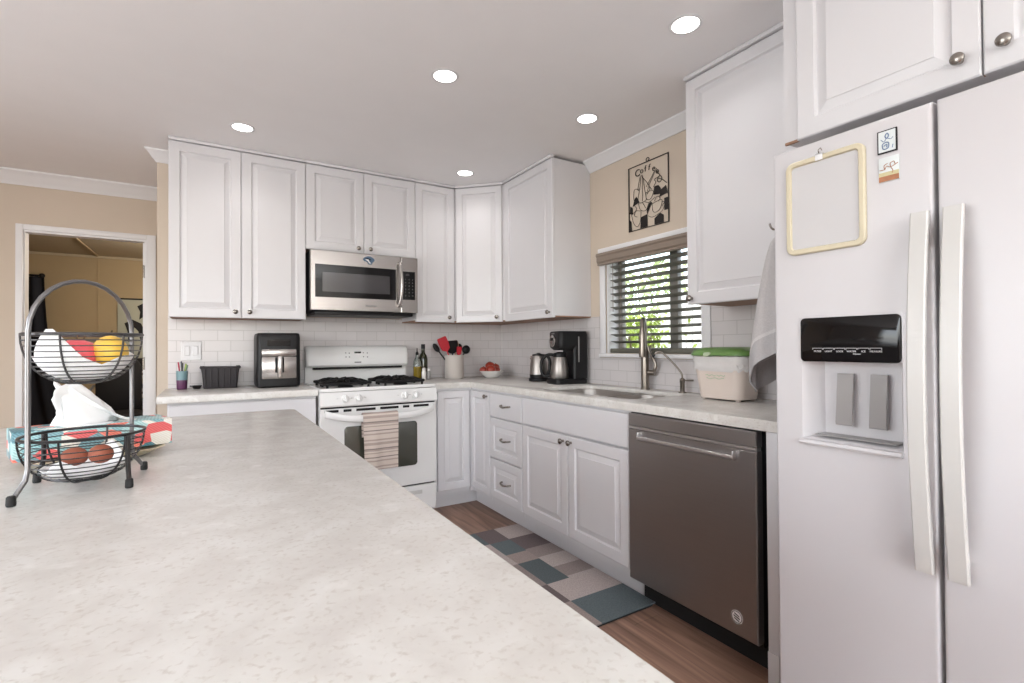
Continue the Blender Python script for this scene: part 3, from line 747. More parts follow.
# team decal on the microwave
def decal():
    t = thing('decal_magnet', 'small blue animal-head magnet on the microwave top edge', 'magnet', (-1.315, yf, 1.79))
    pts = [(-0.042, 0.004), (-0.028, 0.018), (-0.008, 0.026), (0.018, 0.024), (0.038, 0.012), (0.042, -0.004), (0.03, -0.012), (0.02, -0.03), (-0.002, -0.03), (-0.012, -0.012), (-0.03, -0.010)]
    MB().poly([Vector((-1.315+x, yf-0.0008, 1.792+z)) for x, z in pts], (0, -0.002, 0)).build('head_shape', blueteam, t)
    w_ = [(-0.026, 0.004), (-0.004, 0.004), (0.006, -0.014), (0.018, -0.022), (0.004, -0.024), (-0.006, -0.008)]
    MB().poly([Vector((-1.315+x, yf-0.0029, 1.792+z)) for x, z in w_], (0, -0.001, 0)).build('muzzle', lettering, t)
    d_ = [(-0.03, 0.008), (-0.012, 0.014), (0.012, 0.008), (0.016, -0.002), (-0.004, 0.005)]
    MB().poly([Vector((-1.315+x, yf-0.0029, 1.792+z)) for x, z in d_], (0, -0.001, 0)).build('dark_marking', dark, t)
decal()

# ------------------------------------------------------------------ dishwasher
def dishwasher():
    y0, y1 = -2.262, -2.884; xf = -0.64
    t = thing('dishwasher', 'dark stainless dishwasher with a bar pocket handle', 'dishwasher', (-0.33, (y0+y1)/2, 0))
    MB().box(-0.60, -0.05, y1+0.003, y0-0.003, 0.10, 0.865).build('body', black, t)
    MB().box(-0.55, -0.10, y1-0.02, y0-0.004, 0.0005, 0.10).build('toe_panel', blackgap, t)
    d = MB().panel((xf, y0, 0.12), -Y, Z, -X, y0-y1, 0.678, 0.036, []).build('door', darksteel, t)
    MB().panel((xf, y0, 0.812), -Y, Z, -X, y0-y1, 0.056, 0.036, []).build('top_panel', darksteel, t)
    MB().panel((xf+0.001, y0, 0.7985), -Y, Z, -X, y0-y1, 0.0125, 0.03, []).build('rail', darksteel2, t)
    h = MB(); ha, hb = -2.335, -2.806
    pr = [(xf-0.0005, 0.764), (xf-0.018, 0.757), (xf-0.023, 0.763), (xf-0.023, 0.771), (xf-0.019, 0.774), (xf-0.012, 0.769), (xf-0.0005, 0.77)]
    h.rings([[Vector((x, y, z)) for x, z in pr] for y in (ha, hb)])
    h.box(xf-0.021, xf-0.0005, ha-0.004, ha+0.002, 0.758, 0.79, 0.001).box(xf-0.021, xf-0.0005, hb-0.002, hb+0.004, 0.758, 0.79, 0.001)
    h.build('handle', darksteel2, d)
    MB().box(xf-0.0012, xf-0.0003, hb+0.004, ha-0.004, 0.772, 0.797).build('handle_pocket', darksteel, d)
    b = MB().lathe([(0.024, 0), (0.024, 0.0012), (0.001, 0.0014)], (xf, -2.803, 0.187), -X, 28).build('badge', silver, d, label='round silver badge')
    for dz, ww in ((0.0085, 0.016), (0.0, 0.020), (-0.0085, 0.016)):
        MB().poly([Vector((xf-0.0015, -2.803-ww*0.6, 0.187+dz-0.006)), Vector((xf-0.0015, -2.803+ww*0.6, 0.187+dz+0.001)), Vector((xf-0.0015, -2.803+ww*0.6, 0.187+dz+0.005)), Vector((xf-0.0015, -2.803-ww*0.6, 0.187+dz-0.002))], (-0.0005, 0, 0)).build('badge_stroke', dark, b)
    MB().lathe([(0.0215, 0.0014), (0.0215, 0.0018), (0.0195, 0.0018), (0.0195, 0.0014)], (xf-0.0002, -2.803, 0.187), -X, 28, False, False).build('badge_ring', dark, b)
dishwasher()

# ------------------------------------------------------------------ refrigerator
def fridge():
    xf = -0.80; ya, ym0, ym1, yb = -3.052, -3.4445, -3.4525, -3.975; zt = 1.755
    t = thing('refrigerator', 'white side-by-side refrigerator with ice and water dispenser', 'refrigerator', (-0.4, -3.5, 0))
    MB().box(-0.715, -0.03, yb+0.004, ya-0.012, 0.03, 1.74, 0.004).build('body', fridgew, t)
    MB().box(-0.70, -0.05, yb+0.02, ya-0.03, 0.0005, 0.03).build('plinth', black, t)
    def V(y, z, x): return Vector((x, y, z))
    def rect(a, b, z0, z1, x): return [V(a, z0, x), V(b, z0, x), V(b, z1, x), V(a, z1, x)]
    def loop(m, R0, R1):
        pass
    # freezer door with a recess for the dispenser
    rs = []
    for i, x in ((0.0, -0.722), (0.0, -0.791), (0.0018, -0.7965), (0.005, -0.7993), (0.010, xf)):
        rs.append(rect(ya-i, ym0+i, 0.045+i, zt-i, x))
    dy0, dy1, dz0, dz1 = -3.132, -3.379, 0.905, 1.128
    rs += [rect(dy0, dy1, dz0, dz1, xf), rect(dy0-0.003, dy1+0.003, dz0+0.002, dz1-0.002, xf+0.004), rect(dy0-0.028, dy1+0.016, dz0+0.012, dz1-0.004, -0.728)]
    d1 = MB().rings(rs).build('freezer_door', fridgew, t)
    rs = []
    for i, x in ((0.0, -0.722), (0.0, -0.791), (0.0018, -0.7965), (0.005, -0.7993), (0.010, xf)):
        rs.append(rect(ym1-i, yb+i, 0.045+i, zt-i, x))
    d2 = MB().rings(rs).build('fridge_door', fridgew, t)
    # dispenser
    def pan(name, a, b, z0, z1, x, th, mt, par, r=0.012):
        pts = [(p.x, p.y) for p in rrect((a+b)/2, (z0+z1)/2, abs(a-b), z1-z0, r, 0, 4)]
        pts2 = [(p.x, p.y) for p in rrect((a+b)/2, (z0+z1)/2, abs(a-b)-0.004, z1-z0-0.004, max(r-0.002, 0.001), 0, 4)]
        return MB().rings([[V(y, z, x) for y, z in pts], [V(y, z, x-th*0.6) for y, z in pts], [V(y, z, x-th) for y, z in pts2]]).build(name, mt, par)
    pan('dispenser_frame', dy0+0.006, dy1-0.004, dz1+0.001, 1.258, xf-0.0002, 0.002, fridgew, d1)
    cp = pan('dispenser_panel', dy0, dy1, dz1-0.002, 1.25, xf-0.0022, 0.003, blackg, d1)
    bx = MB(); n = 6; ys = -3.165; w_ = (3.338-3.165)
    for i in range(n):
        a = ys-w_*i/n-0.001; b = ys-w_*(i+1)/n+0.001
        for (p, q, z0, z1) in ((a, b, 1.1635, 1.1645), (a, a-0.0008, 1.1595, 1.1645), (b, b+0.0008, 1.1595, 1.1645)):
            bx.box(xf-0.0058, xf-0.0053, min(p, q), max(p, q), z0, z1)
    bx.build('indicator_brackets', lettering, cp)
    for i, s in enumerate(('FILTER', 'LIGHT', 'LOCK', 'WATER', 'ICE', 'MEASURE')):
        text('caption', s, 0.0068, (xf-0.0054, ys-w_*(i+0.5)/n, 1.153), -Y, Z, lettering, cp, 0.0002)
    text('caption', 'dispense', 0.0055, (xf-0.0054, ys-w_*0.66, 1.147), -Y, Z, lettering, cp, 0.0002)
    for (a, b) in ((-3.205, -3.246), (-3.288, -3.327)):
        p = MB()
        p.rings([[V(a, 1.092, -0.742), V(b, 1.092, -0.742), V(b, 1.092, -0.752), V(a, 1.092, -0.752)], [V(a, 0.955, -0.752), V(b, 0.955, -0.752), V(b, 0.955, -0.766), V(a, 0.955, -0.766)], [V(a+0.001, 0.948, -0.754), V(b-0.001, 0.948, -0.754), V(b-0.001, 0.948, -0.762), V(a+0.001, 0.948, -0.762)]])
        p.build('paddle', greyp, d1)
        MB().box(-0.7415, -0.7295, b+0.008, a-0.008, 0.99, 1.085, 0.002).build('paddle_mount', fridgew, d1)
    lip = MB().rings([[V(y, z, x) for x, z in ((xf+0.006, 0.891), (xf-0.014, 0.889), (xf-0.018, 0.895), (xf-0.015, 0.903), (xf+0.006, 0.9045))] for y in (dy0+0.001, dy1-0.001)])
    lip.build('drip_lip', fridgew, d1)
    MB().box(-0.79, -0.735, dy1+0.02, dy0-0.03, 0.9165, 0.9185).build('drip_tray', greyp, d1)
    # handles
    for par, a, b in ((d1, -3.412, -3.448), (d2, -3.474, -3.512)):
        cs = [(1.487, 0.040), (1.46, 0.044), (1.35, 0.058), (1.2, 0.070), (1.06, 0.074), (0.92, 0.070), (0.78, 0.058), (0.66, 0.044), (0.636, 0.040)]
        m_ = MB()
        rs = []
        for z, e in [(p.x, p.y) for p in catmull([(z, e, 0) for z, e in cs], 4)]:
            ra = 0.003
            rs.append([V(a, z, xf-e+0.012), V(a, z, xf-e+ra), V(a-ra, z, xf-e), V(b+ra, z, xf-e), V(b, z, xf-e+ra), V(b, z, xf-e+0.012)])
        m_.rings(rs)
        for z in (1.44, 0.685): m_.box(xf-0.034, xf-0.0003, (a+b)/2-0.006, (a+b)/2+0.006, z-0.025, z+0.025, 0.003)
        m_.build('handle', handlew, par)
fridge()

def whiteboard():
    xf = -0.8005; cy, cz = -3.2015, 1.572
    t = thing('whiteboard', 'blank white message board with cream frame on the freezer door', 'whiteboard', (xf, cy, cz))
    w_, h_ = 0.208, 0.272
    def ring(ins, x, r): return [Vector((x, p.x, p.y)) for p in rrect(cy, cz, w_-2*ins, h_-2*ins, r, 0, 5)]
    MB().rings([ring(0, xf, 0.022), ring(0, xf-0.009, 0.022), ring(0.003, xf-0.012, 0.02), ring(0.013, xf-0.012, 0.012), ring(0.016, xf-0.007, 0.010), ring(0.016, xf-0.004, 0.010)], True, False).build('frame', cream, t)
    MB().rings([ring(0.0158, xf-0.003, 0.010), ring(0.0158, xf-0.0062, 0.010)]).build('board', whiteb, t)
    MB().box(xf-0.014, xf-0.0124, cy-0.002, cy+0.018, cz+h_/2-0.016, cz+h_/2+0.006, 0.0005).box(xf-0.014, xf-0.001, cy-0.002, cy+0.018, cz+h_/2+0.001, cz+h_/2+0.003).build('hanging_clip', trimw, t)
    MB().tube(catmull([(xf-0.013, cy+0.007, cz+h_/2+0.003), (xf-0.018, cy+0.007, cz+h_/2+0.010), (xf-0.012, cy+0.004, cz+h_/2+0.017), (xf-0.006, cy+0.004, cz+h_/2+0.012)], 5), 0.0015, 6).build('hook', nickel, t)
whiteboard()
def magnet1():
    xf = -0.8003; a, b, z0, z1 = -3.3325, -3.3755, 1.661, 1.7195
    t = thing('photo_magnet', 'square magnet with black border and blue figure drawing', 'magnet', (xf, (a+b)/2, z0), group=None)
    MB().box(xf-0.004, xf, b, a, z0, z1, 0.0006).build('frame', dark, t)
    p = MB().box(xf-0.0047, xf-0.0039, b+0.003, a-0.003, z0+0.003, z1-0.003).build('print', picbase, t)
    q = lambda u, v: Vector((xf-0.005, a-0.0425*u, z0+0.058*v))
    d = MB()
    for pts, r in (([(0.2, 0.62), (0.36, 0.5), (0.5, 0.62), (0.7, 0.55), (0.82, 0.62)], 0.0009), ([(0.5, 0.6), (0.42, 0.72), (0.52, 0.84), (0.6, 0.72), (0.5, 0.6)], 0.0014), ([(0.3, 0.2), (0.28, 0.38), (0.45, 0.45), (0.6, 0.4), (0.58, 0.2), (0.4, 0.16), (0.3, 0.2)], 0.0014), ([(0.35, 0.3), (0.5, 0.36), (0.5, 0.22)], 0.0016), ([(0.78, 0.15), (0.82, 0.3)], 0.001)):
        d.tube(catmull([q(*p_) for p_ in pts], 4), r, 5)
    d.build('drawing', picblue, p)
magnet1()
def magnet2():
    xf = -0.8003; a, b, z0, z1 = -3.3345, -3.379, 1.588, 1.6505
    t = thing('photo_magnet', 'square scenic magnet with orange base below the other magnet', 'magnet', (xf, (a+b)/2, z0))
    MB().box(xf-0.003, xf, b, a, z0, z1, 0.0005).build('tile', picbase, t)
    MB().box(xf-0.0035, xf-0.0028, b+0.0005, a-0.0005, z0+0.0005, z0+0.014).build('orange_ground', picorange, t)
    MB().box(xf-0.0034, xf-0.0028, b+0.0005, a-0.0005, z0+0.014, z0+0.024).build('yellow_ground', picyellow, t)
    q = lambda u, v: Vector((xf-0.0036, a-0.0445*u, z0+0.0625*v)); d = MB()
    for pts in ([(0.05, 0.5), (0.3, 0.5), (0.4, 0.62), (0.6, 0.55), (0.95, 0.66)], [(0.3, 0.5), (0.28, 0.66), (0.45, 0.72)], [(0.6, 0.55), (0.58, 0.7), (0.75, 0.75), (0.8, 0.64)], [(0.62, 0.52), (0.7, 0.4), (0.66, 0.3)]):
        d.tube(catmull([q(*p_) for p_ in pts], 4), 0.0009, 5)
    d.build('branches', picorange, t)
magnet2()

# hook and hanging towel on the fridge side
h = MB().box(-0.715, -0.69, -3.0765, -3.0735, 1.535, 1.575, 0.001)
h.tube(catmull([(-0.703, -3.073, 1.56), (-0.703, -3.04, 1.558), (-0.703, -3.005, 1.549), (-0.703, -2.988, 1.556), (-0.703, -2.982, 1.572)], 5), 0.0035, 8)
tag(h.build('wall_hook', nickel, None, 40, (-0.703, -3.07, 1.55)), 'small metal hook on the refrigerator side', 'hook')
def hand_towel():
    hook = Vector((-0.703, -3.024, 1.535))
    path = catmull([(-0.705, -3.056, 0), (-0.690, -2.985, 0), (-0.675, -2.895, 0), (-0.615, -2.862, 0), (-0.52, -2.885, 0), (-0.44, -2.93, 0), (-0.37, -3.0, 0), (-0.33, -3.05, 0)], 8)
    zb = catmull([(1.150, 0, 0), (1.135, 0, 0), (1.065, 0, 0), (0.995, 0, 0), (1.03, 0, 0), (1.075, 0, 0), (1.04, 0, 0), (1.06, 0, 0)], 8)
    g = []; N = 34; n_ = len(path)
    for j, (p, q) in enumerate(zip(path, zb)):
        u = j/(n_-1); row = []
        pn = path[min(j+1, n_-1)]; pp = path[max(j-1, 0)]; tg = (pn-pp).normalized(); nm = Vector((tg.y, -tg.x, 0))
        for i in range(N+1):
            v = i/N; sp = 0.14+0.86*min(1, v*1.15)**0.6
            if v < 0.06: sp *= 0.55+0.45*v/0.06
            x = hook.x+(p.x-hook.x)*sp; y = hook.y+(p.y-hook.y)*sp
            f = (0.012*math.sin(u*PI*6.5)+0.006*math.sin(u*PI*15+1))*sp
            z = hook.z+0.012-0.012*(1-sp)+(q.x-hook.z)*v
            row.append((x+nm.x*f, max(y+nm.y*f, -3.062), z))
        g.append(row)
    t = thing('hand_towel', 'grey terry towel hanging beside the refrigerator over the counter', 'towel', (-0.68, -3.0, 1.0))
    k0 = int(N*0.80)
    MB().sheet([r_[:k0+1] for r_ in g], 0.004).build('towel_body', towelm, t, 80)
    MB().sheet([r_[k0:k0+2] for r_ in g], 0.005).build('woven_band', towelband, t, 80)
    MB().sheet([r_[k0+1:] for r_ in g], 0.004).build('towel_hem', towelhem, t, 80)
hand_towel()

# ------------------------------------------------------------------ wall art
def wire_sign():
    x = -0.006; ya, yb, z0, z1 = -1.640, -1.957, 1.893, 2.292
    t = thing('wire_wall_art', 'black wire coffee-pot wall sign above the window', 'wall art', (0, (ya+yb)/2, z0))
    W, H = ya-yb, z1-z0
    q = lambda u, v: Vector((x, ya-W*u, z0+H*v))
    MB().tube([q(0, 0), q(1, 0), q(1, 1), q(0, 1)], 0.0042, 8, True).build('frame', signm, t)
    MB().tube(catmull([q(0.5, 1), q(0.46, 1.03), q(0.5, 1.06), q(0.54, 1.03), q(0.5, 1.0)], 5), 0.0025, 6).build('hanging_loop', signm, t)
    # lettering along an arc
    arc = [(0.24, 0.865, 4), (0.35, 0.89, 6), (0.44, 0.895, 0), (0.53, 0.895, -10), (0.63, 0.86, -28), (0.715, 0.80, -42)]
    for ch, (u, v, a) in zip('Coffee', arc):
        a = R(a); xd = (-Y*math.cos(a)+Z*math.sin(a)); yd = (Y*math.sin(a)+Z*math.cos(a))
        text('letter', ch, 0.062 if ch == 'C' else 0.052, q(u, v-0.035), xd, yd, signm, t, 0.0012)
    MB().tube(catmull([q(0.72, 0.79), q(0.78, 0.74), q(0.8, 0.7)], 5), 0.002, 6).build('flourish', signm, t)
    MB().tube(catmull([q(0.79+0.055*math.cos(k*0.8), 0.665+0.045*math.sin(k*0.8)) for k in range(12)]+[q(0.86, 0.64), q(0.96, 0.57)], 4), 0.0022, 6).build('ring', signm, t)
    ln = MB()
    for pts in ([(0.22, 0.42), (0.30, 0.66), (0.32, 0.80), (0.36, 0.82), (0.40, 0.68), (0.46, 0.42)], [(0.30, 0.80), (0.24, 0.62), (0.30, 0.62)], [(0.35, 0.8), (0.55, 0.60), (0.48, 0.5)], [(0.46, 0.62), (0.68, 0.82)], [(0.5, 0.6), (0.72, 0.84)],
                [(0.26, 0.62), (0.15, 0.64), (0.13, 0.5), (0.18, 0.42), (0.24, 0.44)], [(0.22, 0.42), (0.34, 0.40), (0.46, 0.42)], [(0.36, 0.80), (0.36, 0.42)],
                [(0.44, 0.53), (0.46, 0.44), (0.53, 0.41), (0.6, 0.44), (0.63, 0.53), (0.44, 0.53)], [(0.42, 0.40), (0.53, 0.37), (0.68, 0.42)], [(0.48, 0.55), (0.54, 0.6), (0.6, 0.55)], [(0.64, 0.58), (0.7, 0.64), (0.66, 0.68), (0.72, 0.7)],
                [(0.60, 0.33), (0.62, 0.22), (0.70, 0.19), (0.80, 0.23), (0.84, 0.35), (0.60, 0.33)], [(0.50, 0.17), (0.62, 0.13), (0.84, 0.18), (0.9, 0.25)], [(0.55, 0.38), (0.6, 0.33)], [(0.84, 0.32), (0.9, 0.30), (0.84, 0.25)],
                [(0.06, 0.28), (0.12, 0.12), (0.22, 0.05), (0.30, 0.12), (0.32, 0.28)], [(0.08, 0.26), (0.18, 0.30), (0.30, 0.28)], [(0.12, 0.40), (0.2, 0.34), (0.14, 0.24), (0.22, 0.2)], [(0.25, 0.42), (0.3, 0.3), (0.42, 0.26), (0.5, 0.3)], [(0.36, 0.4), (0.44, 0.3)], [(0.66, 0.36), (0.72, 0.42), (0.8, 0.38), (0.76, 0.34)]):
        ln.tube(catmull([q(*p) for p in pts], 4), 0.0016, 6)
    ln.build('coffee_pot_outline', signm, t)
    for pts in ([(0.0, 0.02), (0.07, 0.0), (0.06, 0.15), (0.0, 0.2)], [(0.30, 0.01), (0.48, 0.01), (0.48, 0.2), (0.32, 0.18)], [(0.66, 0.01), (0.88, 0.01), (0.88, 0.12), (0.8, 0.16), (0.66, 0.1)], [(0.48, 0.2), (0.60, 0.36), (0.52, 0.36), (0.46, 0.28)],
                [(0.64, 0.46), (0.8, 0.44), (0.82, 0.52), (0.76, 0.58), (0.66, 0.58)], [(0.78, 0.4), (0.98, 0.42), (0.94, 0.54), (0.82, 0.5)], [(0.90, 0.18), (1.0, 0.18), (1.0, 0.36), (0.90, 0.36)], [(0.02, 0.28), (0.1, 0.26), (0.1, 0.36), (0.04, 0.4)], [(0.1, 0.38), (0.28, 0.42), (0.2, 0.52), (0.16, 0.5)]):
        MB().poly([q(*p)+Vector((-0.001, 0, 0)) for p in pts], (0.002, 0, 0)).build('checker_patch', signm, t)
wire_sign()

# ------------------------------------------------------------------ ceiling lights
LP = [(-2.113, -0.676, 'recessed ceiling light above the left wall cabinet'), (-1.325, -1.777, 'recessed ceiling light in the middle of the ceiling, above the island edge'),
      (-0.668, -0.641, 'recessed ceiling light in the corner by the diagonal cabinet'), (-0.46, -1.778, 'recessed ceiling light in front of the window crown moulding'),
      (-0.652, -2.613, 'recessed ceiling light closest to the refrigerator')]
proto = None
def make_light(x, y, label):
    t = thing('recessed_light', label, 'ceiling light', (x, y, CE), group='recessed ceiling lights')
    MB().lathe([(0.066, -0.0005), (0.065, -0.002), (0.055, -0.004), (0.0525, -0.003), (0.0525, -0.0005)], (x, y, CE), Z, 32, True, False).build('trim_ring', trimw, t)
    MB().lathe([(0.052, -0.002), (0.03, -0.0032), (0.001, -0.0036)], (x, y, CE), Z, 32).build('lens', lensm, t)
    l = bpy.data.lights.new('bulb', 'AREA'); l.shape = 'DISK'; l.size = 0.10; l.spread = R(125); l.energy = K_CAN; l.color = (1.0, 0.98, 0.965)
    o = bpy.data.objects.new('bulb', l); col.objects.link(o); o.parent = t; o.location = (0, 0, -0.010)
    return t
for i, (x, y, lb) in enumerate(LP):
    if i == 0: proto = make_light(x, y, lb)
    else: dup(proto, (x, y, CE), label=lb)
# the same lamps continue over the part of the room behind the camera
for x, y in ((-3.9, -1.6), (-3.6, -4.6), (-2.0, -5.4)):
    l = bpy.data.lights.new('bulb_behind', 'AREA'); l.shape = 'DISK'; l.size = 0.10; l.spread = R(125); l.energy = K_CAN; l.color = (1.0, 0.98, 0.965)
    o = bpy.data.objects.new('bulb_behind', l); col.objects.link(o); o.location = (x, y, CE-0.012)

# ------------------------------------------------------------------ counter things, left
def air_fryer():
    x0, x1, y0, y1, z = -2.018, -1.752, -0.335, -0.06, CT
    t = thing('air_fryer', 'black air fryer with stainless basket front on the left counter', 'air fryer', ((x0+x1)/2, -0.2, z))
    H = 0.36; mid = (x0+x1)/2
    rs = []
    for i, h in ((0.012, 0.001), (0.002, 0.012), (0, 0.05), (0.001, H-0.03), (0.004, H-0.008), (0.008, H-0.002), (0.014, H)):
        rs.append(rrect(mid, (y0+y1)/2, x1-x0-2*i, y1-y0-2*i, 0.03, z+h, 5))
    MB().rings(rs).build('housing', black, t)
    d = MB()
    a0, a1 = mid-0.103, mid+0.103
    def face(z0, z1, th=0.012):
        n = 9; rs = []
        for zz, ins in ((z0, 0.004), (z0+0.004, 0), (z1-0.004, 0), (z1, 0.004)):
            front = [Vector((a0+ins+(a1-a0-2*ins)*k/n, y0-th+ins*0.6-0.012*math.sin(PI*k/n), zz)) for k in range(n+1)]
            rs.append([Vector((a1-ins, y0-0.0005, zz)), Vector((a0+ins, y0-0.0005, zz))]+front)
        d.rings(rs)
    face(z+0.06, z+0.202); face(z+0.206, z+0.252)
    dd = d.build('basket_drawer', steel, t)
    MB().box(mid-0.027, mid+0.027, y0-0.026, y0-0.0245+0.004, z+0.10, z+0.20, 0.003).build('handle_recess', blackgap, dd)
    MB().box(mid-0.014, mid+0.014, y0-0.062, y0-0.026, z+0.064, z+0.208, 0.007).build('handle', steel, dd)
    MB().panel((mid-0.07, y0-0.0012, z+0.272), X, Z, -Y, 0.14, 0.045, 0.002, []).build('touch_panel', blackg, t)
air_fryer()
def wicker_basket():
    t = thing('wicker_basket', 'small rectangular dark wicker basket against the tile left of the air fryer', 'basket', (-2.22, -0.1, CT))
    cx, cy = -2.216, -0.115
    rs = []
    for i, h in ((0.012, 0.001), (0.010, 0.004), (0.002, 0.10), (-0.004, 0.132), (-0.004, 0.138), (0.004, 0.138), (0.010, 0.10), (0.018, 0.012)):
        rs.append(rrect(cx, cy, 0.212-2*i, 0.14-2*i, 0.016, CT+h, 4))
    MB().rings(rs).build('woven_body', wicker, t)
    rim = rrect(cx, cy, 0.222, 0.15, 0.018, CT+0.137, 5); rim = [p+Z*0.004*math.sin(i*2.1) for i, p in enumerate(rim)]
    MB().tube(rim, 0.006, 8, True).build('rim', wicker, t)
    for k in range(6):
        MB().tube([(cx-0.085+0.034*k, cy-0.064, CT+0.004), (cx-0.087+0.035*k, cy-0.076, CT+0.136)], 0.003, 6).build('stake', wicker, t)
wicker_basket()
d = thing('small_dish', 'tiny black dish between the pen cup and the wicker basket', 'dish', (-2.348, -0.125, CT))
MB().lathe([(0.018, 0.0008), (0.02, 0.003), (0.03, 0.022), (0.028, 0.022), (0.018, 0.006), (0.001, 0.005)], (-2.348, -0.125, CT), Z, 18).build('dish_body', black, d)
MB().tube([(-2.376, -0.125, CT+0.018), (-2.386, -0.128, CT+0.02)], 0.004, 6).build('grip', black, d)
pc = Vector((-2.428, -0.12, CT))
t = thing('pen_cup', 'purple and teal patterned cup holding pens', 'cup', pc)
MB().lathe([(0.026, 0.0008), (0.028, 0.004), (0.0305, 0.06)], pc, Z, 20).build('cup_base', purple, t)
MB().lathe([(0.0305, 0.0605), (0.033, 0.118), (0.030, 0.118), (0.026, 0.07)], pc, Z, 20, False, True).build('cup_band', teal_cup, t)
for i, (dx, dy, lx, ly, hh, c, lb) in enumerate(((-0.014, 0.0, -0.02, 0.0, 0.175, S(170, 40, 70), 'red pen standing leftmost in the purple cup'), (0.002, 0.01, -0.004, 0.012, 0.18, S(40, 40, 60), 'dark blue pen standing at the back of the purple cup'), (0.0, -0.012, 0.004, -0.014, 0.17, S(30, 30, 30), 'black pen standing in the middle of the purple cup'), (0.013, 0.004, 0.022, 0.004, 0.165, S(170, 190, 90), 'lime green pen leaning right in the purple cup'), (0.014, -0.008, 0.03, -0.006, 0.155, S(90, 120, 80), 'green pen leaning far right in the purple cup'))):
    a, b = pc+Vector((dx*0.6, dy*0.6, 0.072)), pc+Vector((lx, ly, hh))
    pt = thing('pen', lb, 'pen', a, group='pens in the cup')
    mt = pbr('pen_colour_%d' % i, c, 0.35)
    MB().tube([a, a*0.35+b*0.65], 0.0042, 8).build('barrel', mt, pt)
    MB().tube([a*0.349+b*0.651, b-(b-a)*0.01, b], [0.0049, 0.0046, 0.002], 8).build('cap', mt, pt)
sw = thing('switch_plate', 'white double switch plate on the tile above the pen cup', 'switch', (-2.381, -0.01, 1.16))
MB().panel((-2.438, -0.014, 1.098), X, Z, -Y, 0.115, 0.124, 0.005, []).build('plate', trimw, sw)
for x in (-2.404, -2.358): MB().panel((x-0.016, -0.017, 1.127), X, Z, -Y, 0.033, 0.066, 0.003, []).build('rocker', trimw, sw)

# ------------------------------------------------------------------ right of the stove
def bottle(name, label, c, prof, mt, extra):
    t = thing(name, label, 'bottle', c); MB().lathe(prof, c, Z, 20).build('glass_body', mt, t); extra(t, Vector(c)); return t
def ex1(t, c):
    MB().lathe([(0.0312, 0.0012), (0.0328, 0.006), (0.0328, 0.105), (0.029, 0.1055)], c, Z, 20).build('oil', oliveoil, t)
    MB().lathe([(0.012, 0.198), (0.012, 0.215), (0.008, 0.22), (0.005, 0.225), (0.004, 0.25), (0.002, 0.255)], c, Z, 12).build('pourer', black, t)
bottle('oil_cruet', 'clear glass oil bottle with black pourer, beside the stove', (-0.853, -0.125, CT), [(0.0315, 0.001), (0.0325, 0.006), (0.0325, 0.125), (0.028, 0.15), (0.013, 0.178), (0.0115, 0.2)], clearg, ex1)
def ex2(t, c):
    MB().lathe([(0.016, 0.247), (0.016, 0.283), (0.001, 0.284)], c, Z, 14).build('cap', dark, t)
bottle('wine_bottle', 'tall dark green bottle behind the clear oil bottle', (-0.788, -0.09, CT), [(0.034, 0.001), (0.036, 0.006), (0.036, 0.165), (0.03, 0.19), (0.015, 0.215), (0.0135, 0.247)], darkbottle, ex2)
t = thing('salt_shaker', 'small white and silver shaker in front of the bottles', 'shaker', (-0.815, -0.175, CT))
MB().lathe([(0.016, 0.001), (0.018, 0.004), (0.018, 0.06), (0.014, 0.072)], (-0.815, -0.175, CT), Z, 16).build('jar', bowlm, t)
MB().lathe([(0.015, 0.073), (0.015, 0.09), (0.008, 0.096), (0.001, 0.097)], (-0.815, -0.175, CT), Z, 16).build('lid', silver, t)
t = thing('pepper_shaker', 'small glass shaker with grey lid right of the white shaker', 'shaker', (-0.772, -0.165, CT))
MB().lathe([(0.014, 0.001), (0.016, 0.004), (0.016, 0.062), (0.012, 0.07)], (-0.772, -0.165, CT), Z, 16).build('jar', greyp, t)
MB().lathe([(0.013, 0.071), (0.013, 0.086), (0.006, 0.092), (0.001, 0.093)], (-0.772, -0.165, CT), Z, 16).build('lid', silver, t)

kc = Vector((-0.545, -0.165, CT))
t = thing('utensil_crock', 'grey white ceramic crock full of cooking utensils', 'crock', kc)
MB().lathe([(0.076, 0.001), (0.079, 0.006), (0.079, 0.176), (0.0825, 0.182), (0.0825, 0.19), (0.079, 0.193), (0.074, 0.19), (0.073, 0.012), (0.001, 0.010)], kc, Z, 32).build('crock_body', crockm, t)
def utensil(label, tip, head, hmt, smt, base=None):
    b = kc+Vector(base or (0, 0, 0.03)); e = kc+Vector(tip)
    o = thing('cooking_utensil', label, 'utensil', b, group='utensils in the crock')
    d = (e-b).normalized(); sd = d.cross(Y).normalized(); fr = d.cross(sd)
    MB().tube([b, e], 0.006, 8).build('shaft', smt, o)
    kind, w_, h_ = head; w_ *= 1.15; h_ *= 1.2
    if kind == 'flat':
        rs = [[e-d*0.01+d*h_*k+sd*a*w_*q+fr*c*0.004 for a, c in ((-1, -1), (1, -1), (1, 1), (-1, 1))] for k, q in ((0, 0.25), (0.15, 0.85), (0.5, 1), (0.92, 1), (1.0, 0.85))]
        MB().rings(rs).build('head', hmt, o)
    else:
        m_ = MB(); rs = []
        for k in range(9):
            tt = PI*k/8; rr = max(math.sin(tt), 0.05)
            rs.append([e+d*(h_/2-h_/2*math.cos(tt))+sd*w_*rr*math.cos(q)+fr*w_*(0.32 if kind == 'spoon' else 0.7)*rr*math.sin(q) for q in [2*PI*j/12 for j in range(12)]])
        m_.rings(rs).build('head', hmt, o)
utensil('red silicone spatula with a broad head leaning left in the crock', (-0.075, -0.012, 0.235), ('flat', 0.036, 0.10), redp, redp, (0.01, -0.03, 0.03))
utensil('black spoon leaning furthest left in the crock', (-0.125, 0.02, 0.22), ('spoon', 0.02, 0.07), black, black, (0.02, 0.01, 0.03))
